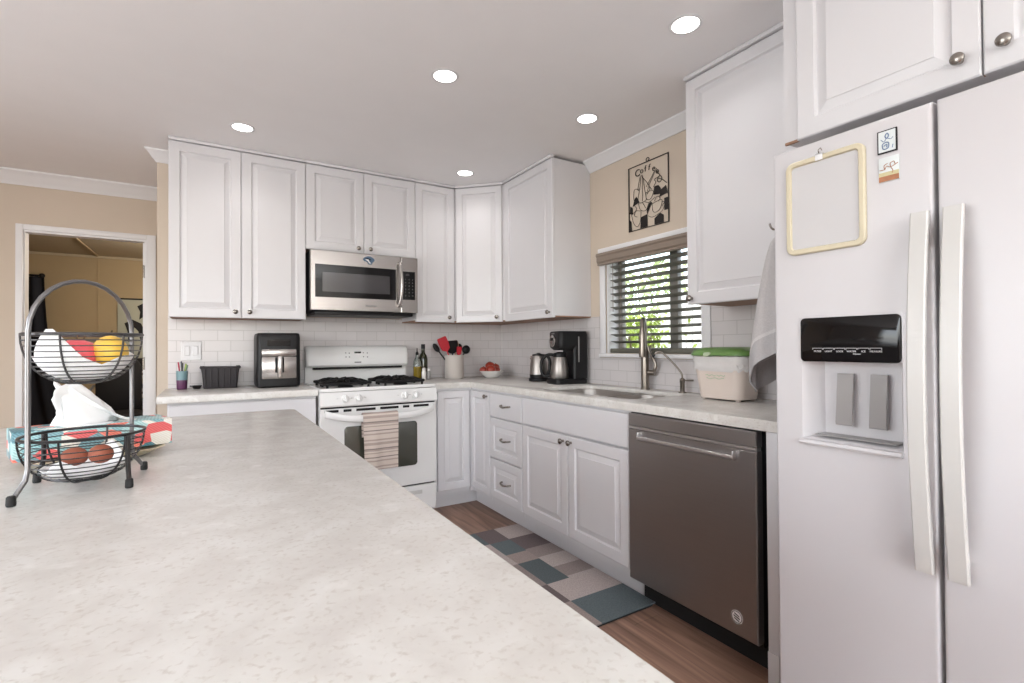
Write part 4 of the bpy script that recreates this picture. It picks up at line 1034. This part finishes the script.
utensil('black slotted turner standing in the middle of the crock', (-0.015, 0.005, 0.215), ('flat', 0.045, 0.09), black, black, (0, 0.02, 0.03))
utensil('wooden spoon standing upright in the crock', (0.022, 0.02, 0.235), ('spoon', 0.024, 0.07), wood, wood, (0.015, 0.02, 0.03))
utensil('second red utensil standing behind the black turner', (0.028, -0.03, 0.20), ('flat', 0.018, 0.06), redp, redp, (0.015, -0.035, 0.03))
utensil('black ladle leaning right in the crock', (0.085, -0.01, 0.205), ('ladle', 0.032, 0.062), black, black, (-0.02, -0.01, 0.03))
utensil('black slotted spoon between the wooden spoon and the ladle', (0.05, 0.03, 0.205), ('spoon', 0.025, 0.07), black, black, (0.02, 0.04, 0.03))

bc = Vector((-0.245, -0.262, CT))
t = thing('fruit_bowl', 'small white bowl holding tomatoes in the counter corner', 'bowl', bc)
MB().lathe([(0.05, 0.001), (0.055, 0.004), (0.085, 0.03), (0.106, 0.054), (0.109, 0.058), (0.105, 0.058), (0.082, 0.035), (0.05, 0.012), (0.001, 0.010)], bc, Z, 32).build('bowl_body', bowlm, t)
MB().lathe([(0.05, 0.0005), (0.05, 0.0045), (0.044, 0.0045), (0.044, 0.0005)], bc, Z, 24, False, False).build('foot_ring', bowlm, t)
for i, (dx, dy, dz, rr, lb) in enumerate(((-0.062, 0.03, 0.060, 0.036, 'red tomato lying leftmost in the white bowl'), (-0.028, -0.035, 0.068, 0.042, 'orange red tomato at the front of the white bowl'), (-0.005, 0.02, 0.095, 0.042, 'topmost red tomato of the heap in the white bowl'), (0.04, -0.008, 0.062, 0.034, 'red tomato low between the top tomato and the right one'), (0.062, 0.045, 0.082, 0.036, 'red tomato at the right rim of the white bowl'))):
    c = bc+Vector((dx, dy, dz))
    o = thing('tomato', lb, 'tomato', c, group='tomatoes in the bowl')
    MB().ball(c, rr, 1, 1, 0.88, 16, 0.02).build('flesh', tomato, o)
    MB().lathe([(0.009, rr*0.80), (0.004, rr*0.88), (0.003, rr*0.98), (0.001, rr*1.0)], c, Z, 6).build('stem', leafd, o)

# kettle and coffee maker
def kettle():
    c = Vector((-0.165, -0.845, CT)); t = thing('electric_kettle', 'stainless electric kettle with black handle left of the coffee maker', 'kettle', c)
    MB().lathe([(0.072, 0.001), (0.074, 0.006), (0.074, 0.022), (0.066, 0.026)], c, Z, 24).build('power_base', black, t)
    MB().lathe([(0.066, 0.027), (0.068, 0.05)], c, Z, 24).build('lower_band', black, t)
    MB().lathe([(0.068, 0.0505), (0.064, 0.11), (0.056, 0.175), (0.05, 0.19)], c, Z, 24).build('pot', softsteel, t)
    MB().lathe([(0.0495, 0.1905), (0.046, 0.20), (0.02, 0.204), (0.012, 0.21), (0.001, 0.212)], c, Z, 24).build('lid', black, t)
    d = Vector((0.45, -0.89, 0)).normalized()
    h = catmull([c+d*0.044+Z*0.188, c+d*0.075+Z*0.186, c+d*0.095+Z*0.15, c+d*0.094+Z*0.09, c+d*0.072+Z*0.045], 5)
    MB().tube(h, 0.012, 10).build('handle', black, t)
    MB().lathe([(0.014, 0), (0.011, 0.024)], c-d*0.048+Z*0.165, (-d+Z*0.6), 12).build('spout', steel, t)
kettle()
def coffee_maker():
    o = Vector((-0.155, -1.17, CT)); t = thing('coffee_maker', 'black drip coffee maker against the tile left of the sink', 'coffee maker', o, R(-8), local=True)
    # local: front faces -x
    W = 0.085
    MB().rings([rrect(0.005, 0, 0.25-2*i, 2*W-2*i, 0.03, z, 5) for i, z in ((0.006, 0.0008), (0, 0.006), (0, 0.03), (0.006, 0.036))]).build('base', black, t)
    MB().rings([rrect(0.072, 0, 0.115-2*i, 2*W-2*i, 0.02, z, 5) for i, z in ((0, 0.0365), (0, 0.34), (0.005, 0.362))]).build('tower', black, t)
    hd = MB().rings([rrect(-0.012, 0, 0.165-2*i, 2*W-2*i+0.0, 0.03, z, 6) for i, z in ((0.02, 0.232), (0.003, 0.25), (0, 0.27), (0, 0.35), (0.006, 0.362), (0.03, 0.3645))]).build('brew_head', black, t)
    MB().lathe([(0.042, 0), (0.042, 0.008), (0.036, 0.011), (0.001, 0.0115)], (-0.0945, 0.012, 0.295), (-1, 0, 0), 24).build('control_ring', steel, hd)
    MB().box(-0.1085, -0.106, -0.008, 0.032, 0.298, 0.318, 0.001).build('display', blackg, hd)
    MB().box(-0.0955, -0.094, -0.008, 0.034, 0.343, 0.352).build('brand_mark', greylet, hd)
    MB().box(0.048, 0.056, -W-0.002, -W-0.0002, 0.15, 0.325, 0.0008).build('water_gauge', greyp, t)
    c = Vector((-0.155, -1.17, CT))
    k = thing('carafe', 'stainless thermal carafe with black handle on the coffee maker plate', 'carafe', c, R(-8), local=True)
    px = -0.052
    MB().lathe([(0.056, 0.0365), (0.06, 0.042), (0.06, 0.10), (0.052, 0.155), (0.042, 0.185)], (px, 0, 0), Z, 24).build('pot', softsteel, k)
    MB().lathe([(0.043, 0.1855), (0.045, 0.195), (0.04, 0.212), (0.02, 0.22), (0.001, 0.221)], (px, 0, 0), Z, 24).build('lid', black, k)
    hd = catmull([(px-0.03, 0.02, 0.198), (px-0.07, 0.04, 0.20), (px-0.105, 0.058, 0.165), (px-0.112, 0.062, 0.10), (px-0.095, 0.052, 0.055), (px-0.056, 0.03, 0.06)], 5)
    MB().tube(hd, 0.011, 10).build('handle', black, k)
coffee_maker()

# bin with green lid
def bin_():
    c = Vector((-0.155, -2.435, CT)); t = thing('food_waste_bin', 'cream plastic bin with green lid on the counter under the cabinet', 'bin', c)
    rs = [rrect(c.x, c.y, w_, h_, 0.045, CT+z, 6) for w_, h_, z in ((0.15, 0.212, 0.006), (0.165, 0.228, 0.010), (0.195, 0.272, 0.172))]
    MB().rings(rs).build('tub', binm, t)
    for dx, dy in ((-0.055, -0.09), (-0.055, 0.09), (0.055, 0.09), (0.055, -0.09)): MB().cyl(c+Vector((dx, dy, 0.0005)), Z, 0.012, 0.0055, 10).build('foot', binm, t)
    rs = []
    for w_, h_, z, a in ((0.194, 0.277, 0.140, 0.006), (0.202, 0.288, 0.155, 0.005), (0.197, 0.28, 0.168, 0.004), (0.203, 0.290, 0.185, 0.004), (0.205, 0.292, 0.206, 0.002), (0.19, 0.276, 0.209, 0.0)):
        p = rrect(c.x, c.y, w_, h_, 0.05, CT+z, 8)
        rs.append([q+Vector((0, 0, 1))*a*math.sin(i*1.7)+(q-c).normalized()*a*0.5*math.sin(i*2.3) for i, q in enumerate(p)])
    MB().rings(rs, False, False).build('bag_edge', bagm, t)
    rs = [rrect(c.x, c.y, w_, h_, 0.055, CT+z, 8) for w_, h_, z in ((0.206, 0.298, 0.2095), (0.214, 0.308, 0.212), (0.214, 0.308, 0.22), (0.2, 0.294, 0.234), (0.15, 0.22, 0.248), (0.08, 0.14, 0.251))]
    l = MB().rings(rs).build('lid', greenlid, t)
    MB().lathe([(0.02, 0), (0.02, 0.003), (0.001, 0.0035)], (c.x-0.1045, c.y+0.035, CT+0.2205), (-0.75, 0, 0.66), 20).build('latch_button', faintgreen, l, label='pale oval button')
    pm = MB()
    for k, (y0_, y1_) in enumerate(((0.055, 0.0), (-0.005, -0.05), (0.05, -0.045))):
        zz = 0.118-0.014*(k // 2); xx = c.x-(0.0825+0.015*(zz-0.01)/0.162)-0.0006
        pm.tube(catmull([(xx, c.y+y0_+(y1_-y0_)*q/6, CT+zz+0.003*math.sin(q*2.1+k)) for q in range(7)], 4), 0.0018, 5)
    pm.build('tub_print', faintgreen, t)
bin_()

# ------------------------------------------------------------------ island things
FC = Vector((-2.479, -2.69, 0))
def basket_stand():
    t = thing('fruit_basket_stand', 'two-tier black wire fruit basket stand on the island', 'basket stand', (FC.x, FC.y, CT))
    a = Vector((0.64, 0.77, 0)).normalized(); p = Vector((a.y, -a.x, 0))
    Rp = 0.099
    def foot(par, q):
        MB().lathe([(0.0062, 0.001), (0.0068, 0.004), (0.0062, 0.016), (0.0045, 0.018)], q, (q*0+Z), 12).build('rubber_foot', rubber, par)
    fl, fr = Vector((-2.557, -2.790, CT)), Vector((-2.396, -2.600, CT))
    L, R_ = FC-a*Rp, FC+a*Rp
    zb = 0.957
    pts = [fl+Z*0.008, fl*0.15+(L+Z*zb)*0.85+Z*0.0, L+Z*(zb+0.012)]
    pts = [fl+Z*0.008, L+Z*zb] if False else pts
    pts += [L+Z*1.08, L+Z*1.19]
    arc = [FC+Z*1.206-a*Rp*math.cos(k*PI/14)+Z*Rp*math.sin(k*PI/14) for k in range(0, 15)]
    pts += arc+[R_+Z*1.19, R_+Z*1.08, R_+Z*(zb+0.012), fr*0.15+(R_+Z*zb)*0.85, fr+Z*0.008]
    h = MB().tube(pts, 0.0040, 10).build('arch_handle', archm, t)
    foot(h, fl); foot(h, fr)
    def wbowl(name, z, Rr, depth, nr, nm):
        b = MB()
        b.tube([FC+Z*z+Vector((Rr*math.cos(k), Rr*math.sin(k), 0)) for k in [2*PI*i/40 for i in range(40)]], 0.0028, 8, True)
        f = lambda s: (Rr*math.cos(s*PI/2)**0.75, -depth*math.sin(s*PI/2))
        for i in range(1, nr+1):
            s = i/(nr+1.5); r_, dz = f(s)
            b.tube([FC+Z*(z+dz)+Vector((r_*math.cos(k), r_*math.sin(k), 0)) for k in [2*PI*i_/36 for i_ in range(36)]], 0.0011, 5, True)
        w_ = b.build(name, upwire if 'upper' in name else wire, t)
        for i in range(nm):
            an = PI*i/nm+0.30
            pts = []
            for k in range(-10, 11):
                s = 1-abs(k)/10; r_, dz = f(s); sg = 1 if k >= 0 else -1
                pts.append(FC+Z*(z+dz-0.001)+Vector((math.cos(an), math.sin(an), 0))*(r_+0.001)*sg)
            MB().tube(pts, 0.0019, 6).build('rib', upwire if 'upper' in name else wire, w_)
    wbowl('upper_bowl', 1.203, 0.0885, 0.092, 12, 3)
    wbowl('lower_bowl', 1.014, 0.0925, 0.087, 11, 3)
    for q, e in ((Vector((-2.404, -2.757, CT)), Vector((0.745, -0.667, 0))), (Vector((-2.564, -2.614, CT)), Vector((-0.745, 0.667, 0)))):
        top = FC+e.normalized()*0.0975
        lg = MB().tube([top+Z*1.012, top+Z*0.965, (top*0.8+q*0.2)+Z*0.0+Z*(0.0) if False else Vector((top.x*0.8+q.x*0.2, top.y*0.8+q.y*0.2, 0.952)), q+Z*0.008], 0.0042, 8).build('leg', wire, t)
        foot(lg, q)
basket_stand()
def liner(label, z, Rr, depth, hfun):
    g = []; NA, NS = 48, 14
    for i in range(NA+1):
        an = 2*PI*i/NA; row = []
        hh = hfun(an)
        for k in range(NS+1):
            s = 1-(1-hh)*k/NS*1.0
            s = min(1, max(s, -0.25))
            if s >= 0: r_, dz = Rr*max(math.cos(s*PI/2), 0.0)**0.75, -depth*math.sin(s*PI/2)
            else: r_, dz = Rr, -s*depth*0.9
            r_ = max(r_*0.955-0.001, 0.0005)
            wob = 0.0015*math.sin(an*7+k)*k/NS
            row.append(FC+Z*(z+dz+0.004)+Vector((math.cos(an), math.sin(an), 0))*(r_-abs(wob)))
        g.append(row)
    o = MB().sheet(g, 0.0).build('paper_napkin', paperw, None, 80, (FC.x, FC.y, z-depth))
    md = o.modifiers.new('thick', 'SOLIDIFY'); md.thickness = 0.0008; md.offset = -1
    tag(o, label, 'napkin')
cang = math.atan2(CAM.y-FC.y, CAM.x-FC.x)          # towards the viewer side of the stand
def da(a, b): return abs((a-b+PI) % (2*PI)-PI)
def h1(an):
    u = ((an-cang+PI) % (2*PI)-PI)      # 0 = near side; negative = left side
    v = 0.32
    v -= 0.42*max(0, 1-da(u, -0.62)/0.55)
    v += 0.14*max(0, 1-da(u, 0.35)/0.45)
    v -= 0.10*max(0, 1-da(u, 2.4)/0.8)
    return v
def h2(an):
    u = ((an-cang+PI) % (2*PI)-PI)
    v = 0.52-0.22*max(0, 1-da(u, -0.45)/0.5)-0.30*max(0, 1-da(u, 2.6)/0.6)-0.12*max(0, 1-da(u, 1.1)/0.5)
    return v
liner('white paper napkin lining the upper wire bowl', 1.203, 0.0885, 0.092, h1)
liner('white paper napkin lining the lower wire bowl', 1.014, 0.0925, 0.087, h2)
rgt = Vector((math.cos(YAW), math.sin(YAW), 0)); fwd = Vector((-math.sin(YAW), math.cos(YAW), 0))
def fruit(name, label, cat, c, r_, mt, sx=1, sy=1, sz=1, stem=True, dent=True):
    o = thing(name, label, cat, c)
    MB().ball(c, r_, sx, sy, sz, 24, 0.02).build('flesh', mt, o)
    if stem: MB().tube([c+Z*r_*sz*0.93, c+Z*(r_*sz+0.010)+rgt*0.003], 0.0016, 6).build('stem', leafd, o)
    return o
fruit('apple', 'pink red apple in the upper wire bowl', 'apple', FC+rgt*0.004-fwd*0.024+Z*1.161, 0.036, apple, 1, 1, 0.92)
fruit('mango', 'yellow mango right of the apple in the upper wire bowl', 'mango', FC+rgt*0.042+fwd*0.008+Z*1.168, 0.034, mango, 0.85, 1.1, 0.98)
fruit('apple', 'second pink apple behind in the upper wire bowl', 'apple', FC-rgt*0.026+fwd*0.026+Z*1.166, 0.028, apple, 1, 1, 0.92)
fruit('potato', 'brown red potato in the middle of the lower wire bowl', 'potato', FC+rgt*0.006-fwd*0.03+Z*0.976, 0.018, potato, 1.15, 0.95, 0.95, False)
fruit('potato', 'brown red potato right of the other in the lower wire bowl', 'potato', FC+rgt*0.044-fwd*0.016+Z*0.978, 0.0185, potato, 1.05, 0.95, 0.95, False)

# flat tissue box on a cream dish
def tissue_box():
    A, B = Vector((-2.63, -2.489, 0)), Vector((-2.357, -2.398, 0)); U = (B-A).normalized(); ang = math.atan2(U.y, U.x); Lb = (B-A).length
    zb = 0.935; org = A+Z*zb
    d = thing('cream_dish', 'shallow cream plate under the tissue box on the island', 'plate', (A+U*Lb*0.5)+Vector((-U.y, U.x, 0))*0.05+Z*CT, ang, local=True)
    rs = []
    for w_, h_, z in ((0.19, 0.11, 0.0008), (0.20, 0.12, 0.004), (0.25, 0.165, 0.018), (0.258, 0.172, 0.020), (0.25, 0.164, 0.021), (0.2, 0.12, 0.008)):
        rs.append(rrect(0, -0.01, w_, h_, 0.05, z, 6))
    MB().rings(rs).build('plate_body', cream, d)
    t = thing('tissue_box', 'flat tissue box printed with teal and coral leaves on the island', 'tissue box', org+Z*0.0008, ang, local=True)
    H, D = 0.063, 0.115
    MB().box(0, Lb, 0, D, 0, H, 0.0015).build('carton', boxm, t)
    MB().lathe([(0.05, 0), (0.05, 0.0006), (0.001, 0.0006)], (Lb*0.45, D/2, H), Z, 24).build('opening', paperw, t)
    # tissue
    g = []; NA = 22
    tz = [(0, 0.042, 0.0), (0.012, 0.040, 0.0), (0.030, 0.034, -0.008), (0.05, 0.027, -0.016), (0.07, 0.022, -0.026), (0.088, 0.018, -0.036), (0.099, 0.012, -0.043)]
    for z, r_, sh in tz:
        row = []
        for i in range(NA+1):
            q = 2*PI*i/NA
            rr = r_*(1+0.22*math.sin(3*q+z*30)+0.12*math.sin(7*q+z*60))
            zz = z+0.010*math.sin(2*q+1.2)*(z/0.1)
            row.append((Lb*0.45+sh+rr*1.25*math.cos(q), D/2+rr*0.55*math.sin(q), H+0.0008+max(zz, 0)))
        g.append(row)
    tt = MB().sheet(g, 0.0).build('tissue', paperw, t, 80)
    md = tt.modifiers.new('thick', 'SOLIDIFY'); md.thickness = 0.0006
    # the flap drooping left and the tail sliding right
    g = []
    for j in range(9):
        v = j/8; row = []
        for i in range(9):
            u = i/8
            x = Lb*0.45-0.034+0.02*v-0.034*u; z = H+0.100-0.030*v-0.045*u*u*(0.6+0.6*v)-0.01*u
            row.append((x+0.004*math.sin(u*8), D/2-0.014+0.03*v*(1-u)+0.006*math.sin(u*6+v*4), z))
        g.append(row)
    f1 = MB().sheet(g).build('tissue_flap', paperw, t, 80); f1.modifiers.new('thick', 'SOLIDIFY').thickness = 0.0006
    g = []
    for j in range(11):
        v = j/10; row = []
        for i in range(11):
            u = i/10
            x = Lb*0.45-0.03+0.112*u; z = H+0.002+(0.088*(1-u)**1.3)*(1-0.35*v)
            row.append((x, D/2-0.022+0.04*v+0.006*math.sin(u*9+v*5), z+0.003*math.sin(v*12)))
        g.append(row)
    f2 = MB().sheet(g).build('tissue_tail', paperw, t, 80); f2.modifiers.new('thick', 'SOLIDIFY').thickness = 0.0006

def box_mat():
    mt = bpy.data.materials.new('tissue_box_print'); mt.use_nodes = True
    n = mt.node_tree.nodes; L = mt.node_tree.links; b = n['Principled BSDF']
    tc = n.new('ShaderNodeTexCoord'); mp = n.new('ShaderNodeMapping'); mp.inputs['Rotation'].default_value = (0.3, 0.55, 0.4); mp.inputs['Scale'].default_value = (1.0, 1, 1.7)
    L.new(tc.outputs['Object'], mp.inputs[0])
    vo = n.new('ShaderNodeTexVoronoi'); vo.inputs['Scale'].default_value = 27; L.new(mp.outputs[0], vo.inputs['Vector'])
    rp = n.new('ShaderNodeValToRGB'); rp.color_ramp.interpolation = 'CONSTANT'; e = rp.color_ramp.elements
    e[0].position, e[0].color = 0, S(140, 184, 188); e[1].position, e[1].color = 0.85, S(236, 232, 222)
    for p, c in ((0.25, S(226, 104, 104)), (0.45, S(120, 160, 168)), (0.58, S(170, 205, 205)), (0.70, S(232, 130, 112)), (0.78, S(78, 128, 140))):
        q = e.new(p); q.color = c
    sp = n.new('ShaderNodeSeparateColor'); L.new(vo.outputs['Color'], sp.inputs[0]); L.new(sp.outputs[0], rp.inputs[0])
    wv = n.new('ShaderNodeTexWave'); wv.inputs['Scale'].default_value = 55; wv.inputs['Distortion'].default_value = 3; L.new(mp.outputs[0], wv.inputs['Vector'])
    mx = n.new('ShaderNodeMix'); mx.data_type = 'RGBA'; mx.blend_type = 'SOFT_LIGHT'; mx.inputs[0].default_value = 0.35
    L.new(rp.outputs[0], mx.inputs[6]); L.new(wv.outputs[0], mx.inputs[7]); L.new(mx.outputs[2], b.inputs['Base Color']); b.inputs['Roughness'].default_value = 0.35
    return mt
boxm = box_mat()
tissue_box()

# ------------------------------------------------------------------ patchwork rug
def rug():
    t = thing('kitchen_rug', 'grey and teal patchwork rug on the floor before the sink', 'rug', (-0.85, -1.75, 0))
    x0, x1, y0, y1 = -1.16, -0.545, -2.335, -1.15
    MB().rings([rrect((x0+x1)/2, (y0+y1)/2, x1-x0, y1-y0, 0.04, z, 5) for z in (0.0008, 0.006)]).build('backing', rubber, t)
    cr, pl, mv, te, te2, tn = S(176, 164, 160), S(104, 92, 92), S(142, 130, 127), S(84, 93, 96), S(92, 102, 105), S(152, 138, 133)
    cols = {}
    def m_(c):
        if c not in cols: cols[c] = pbr('rug_pile_%d' % len(cols), c, 1.0, var=0.45, scale=160, bump=1.0, bscale=260)
        return cols[c]
    pt = [(-0.733, -0.549, -1.345, -1.155, cr), (-0.733, -0.549, -1.525, -1.345, pl), (-0.733, -0.549, -1.655, -1.525, mv), (-0.733, -0.549, -1.795, -1.655, cr), (-0.733, -0.549, -1.915, -1.795, mv),
          (-0.87, -0.733, -1.355, -1.155, pl), (-0.87, -0.733, -1.54, -1.355, te2), (-0.87, -0.733, -1.667, -1.54, tn), (-0.87, -0.733, -1.935, -1.667, te),
          (-0.87, -0.549, -2.12, -1.935, cr), (-0.733, -0.549, -1.935, -1.915, cr), (-0.87, -0.549, -2.332, -2.12, te2),
          (-1.155, -0.87, -1.355, -1.155, te2), (-1.155, -0.87, -1.667, -1.355, cr), (-1.155, -0.87, -1.935, -1.667, mv), (-1.155, -0.87, -2.12, -1.935, pl), (-1.155, -0.87, -2.332, -2.12, tn)]
    for a, b, c, d, cc in pt:
        bx = MB().box(a, b, c, d, 0.0062, 0.0115, 0.0)
        bx.build('patch', m_(cc), t)
rug()

# ------------------------------------------------------------------ the room beyond the doorway
RC = 2.335
YR = 4.0
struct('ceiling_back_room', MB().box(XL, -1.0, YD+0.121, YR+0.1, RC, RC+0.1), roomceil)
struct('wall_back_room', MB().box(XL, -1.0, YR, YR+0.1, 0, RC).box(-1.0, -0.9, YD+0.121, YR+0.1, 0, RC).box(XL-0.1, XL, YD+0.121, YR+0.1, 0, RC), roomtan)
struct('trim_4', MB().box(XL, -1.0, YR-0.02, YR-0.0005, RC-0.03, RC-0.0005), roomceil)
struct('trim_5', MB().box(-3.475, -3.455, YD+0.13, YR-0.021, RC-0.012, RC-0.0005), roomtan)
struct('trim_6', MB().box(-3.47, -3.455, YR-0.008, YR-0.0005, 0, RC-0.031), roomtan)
l = bpy.data.lights.new('back_room_fill', 'POINT'); l.energy = K_HALL; l.shadow_soft_size = 0.15; l.color = (1, 0.93, 0.82)  # unseen point light added to brighten the far room
o = bpy.data.objects.new('back_room_fill', l); col.objects.link(o); o.location = (-2.2, 2.3, 2.1)
def curtain():
    t = thing('curtain', 'dark navy curtain seen through the doorway', 'curtain', (-4.05, YR-0.09, 0))
    g = []
    for j in range(31):
        u = j/30; row = []
        for i in range(13):
            v = i/12; xr = -3.945+0.24*v*v*0.9+0.03*v
            xl = -4.5
            row.append((xl+(xr-xl)*u, YR-0.085+0.025*math.sin(u*PI*9), 2.03-1.98*v))
        g.append(row)
    MB().sheet(g, 0.004).build('cloth', navy, t, 80)
curtain()
t = thing('curtain_rod', 'black curtain rod with ball finial holding the navy curtain', 'curtain rod', (-4.1, YR-0.085, 2.045))
MB().cyl((-4.6, YR-0.085, 2.045), X, 0.012, 0.62, 10).build('rod', dark, t)
MB().ball((-3.962, YR-0.085, 2.045), 0.028).build('finial', dark, t)
MB().box(-4.03, -4.01, YR-0.085, YR-0.0005, 2.035, 2.055).build('bracket', dark, t)
def pic():
    t = thing('wall_picture', 'large pale picture with dark figures on the far room wall', 'picture', (-2.9, YR, 1.4))
    MB().box(-3.27, -2.3, YR-0.02, YR-0.001, 1.02, 1.815, 0.003).build('canvas', palepic, t)
    MB().box(-3.275, -2.295, YR-0.024, YR-0.0205, 1.80, 1.82).build('top_edge', dark, t)
    for pts in ([(-3.07, 1.72), (-2.98, 1.78), (-2.93, 1.70), (-2.99, 1.60), (-3.05, 1.55), (-3.04, 1.65)], [(-3.20, 1.50), (-3.12, 1.55), (-3.03, 1.50), (-2.99, 1.40), (-3.03, 1.25), (-3.06, 1.40), (-3.1, 1.45), (-3.12, 1.32), (-3.16, 1.26), (-3.17, 1.4)]):
        MB().poly([Vector((x, YR-0.0205, z)) for x, z in pts], (0, -0.003, 0)).build('dark_figure', dark, t)
pic()
def desk():
    t = thing('desk', 'white desk against the far room wall', 'desk', (-2.75, YR-0.35, 0))
    MB().box(-3.12, -2.3, YR-0.6, YR-0.03, 0.82, 0.86, 0.004).build('desk_top', deskw, t)
    MB().box(-3.12, -3.09, YR-0.58, YR-0.04, 0.0005, 0.82).build('side_panel', deskw, t)
    MB().box(-2.33, -2.3, YR-0.58, YR-0.04, 0.0005, 0.82).build('side_panel', deskw, t)
    MB().box(-3.09, -2.33, YR-0.55, YR-0.04, 0.60, 0.63).build('shelf', deskw, t)
    MB().box(-3.08, -2.34, YR-0.5, YR-0.05, 0.10, 0.55).build('dark_box', dark, t)
desk()
t = thing('printer', 'black printer box on the white desk in the far room', 'printer', (-2.9, YR-0.35, 0.86))
MB().box(-3.09, -2.66, YR-0.52, YR-0.15, 0.861, 1.06, 0.012).build('case', dark, t)
MB().box(-3.02, -2.72, YR-0.55, YR-0.521, 0.89, 0.91, 0.002).build('paper_tray', deskw, t)
t = thing('desk_box', 'small black box on the desk shelf in the far room', 'box', (-2.95, YR-0.35, 0.63))
MB().box(-3.07, -2.75, YR-0.5, YR-0.2, 0.631, 0.74, 0.006).build('case', dark, t)
MB().box(-3.0, -2.82, YR-0.504, YR-0.5, 0.66, 0.70).build('front_label', greyp, t)
def chair():
    c = Vector((-3.13, 3.0, 0)); t = thing('office_chair', 'black office chair in the room beyond the doorway', 'chair', c)
    MB().rings([[Vector((c.x+p.x, c.y-0.02+0.06*(abs(p.x)/0.2)**2*-0.5+y, 0.78+p.y)) for p in rrect(0, 0, 0.40-2*i, 0.62-2*i, 0.14, 0, 6)] for i, y in ((0.02, 0.0), (0, 0.015), (0, 0.06), (0.02, 0.08))]).build('backrest', dark, t)
    MB().rings([rrect(c.x, c.y-0.26, 0.46-2*i, 0.46-2*i, 0.1, z, 6) for i, z in ((0.02, 0.42), (0, 0.44), (0, 0.49), (0.03, 0.51))]).build('seat', dark, t)
    MB().cyl((c.x, c.y-0.26, 0.1), Z, 0.03, 0.32, 12).build('gas_post', dark, t)
    for k in range(5):
        a = 2*PI*k/5+0.3; e = Vector((math.cos(a), math.sin(a), 0))
        lg = MB().tube([c+Vector((0, -0.26, 0.12)), c+Vector((0, -0.26, 0.07))+e*0.28], [0.025, 0.016], 8).build('leg', dark, t)
        MB().ball(c+Vector((0, -0.26, 0.028))+e*0.28, 0.027, seg=10).build('caster', dark, lg)
    for s in (-1, 1):
        MB().tube(catmull([c+Vector((s*0.22, 0.03, 0.78)), c+Vector((s*0.27, -0.05, 0.70)), c+Vector((s*0.27, -0.3, 0.68)), c+Vector((s*0.25, -0.32, 0.47))], 5), 0.014, 8).build('armrest', greyp, t)
chair()

# ------------------------------------------------------------------ outside the window
struct('ground_outside', MB().box(0.15, 7, -6, 6, -0.3, -0.2), patio)
o = struct('wall_outside', MB().box(3.2, 3.3, -5.0, 1.0, -0.2, 1.85), stuccow)
def shrub(name, label, c, sd, z0, z1, n_, sz, mt, seed):
    c = Vector(c); t = thing(name, label, 'shrub', (c.x, c.y, -0.2))
    rnd = random.Random(seed); b = MB()
    for i in range(n_):
        w_ = rnd.uniform(0, 1)
        p = Vector((c.x+rnd.gauss(0, sd[0]), c.y+rnd.gauss(0, sd[1]), z0+(z1-z0)*w_)); n = Vector((rnd.uniform(-1, 1), rnd.uniform(-1, 1), rnd.uniform(-0.4, 1))).normalized()
        a = n.orthogonal().normalized()*rnd.uniform(0.7, 1.2)*sz; q = n.cross(a).normalized()*sz*rnd.uniform(0.3, 0.5)
        vs = b.vs([p-a, p+q+n*0.006, p+a, p-q+n*0.006]); b.bm.faces.new(vs)
    b.build('leaves', mt, t, 0)
    s = MB()
    for k in range(9):
        a = 2*PI*k/9; s.tube(catmull([(c.x, c.y, -0.2), (c.x+0.4*sd[0]*math.cos(a), c.y+0.4*sd[1]*math.sin(a), (z0-0.2)/2+0.2), (c.x+sd[0]*math.cos(a), c.y+sd[1]*math.sin(a), z1*0.85)], 4), 0.012, 6)
    s.build('stems', leafd, t)
shrub('garden_shrub', 'leafy yellow green shrub outside the sink window', (1.75, 0.02, 0), (0.18, 0.17), 0.2, 1.5, 1300, 0.045, leafm, 3)
shrub('garden_tree', 'pale green bushy tree beyond the shrub outside the window', (5.2, 3.2, 0), (0.6, 1.1), 0.5, 2.7, 1500, 0.09, leafm2, 5)
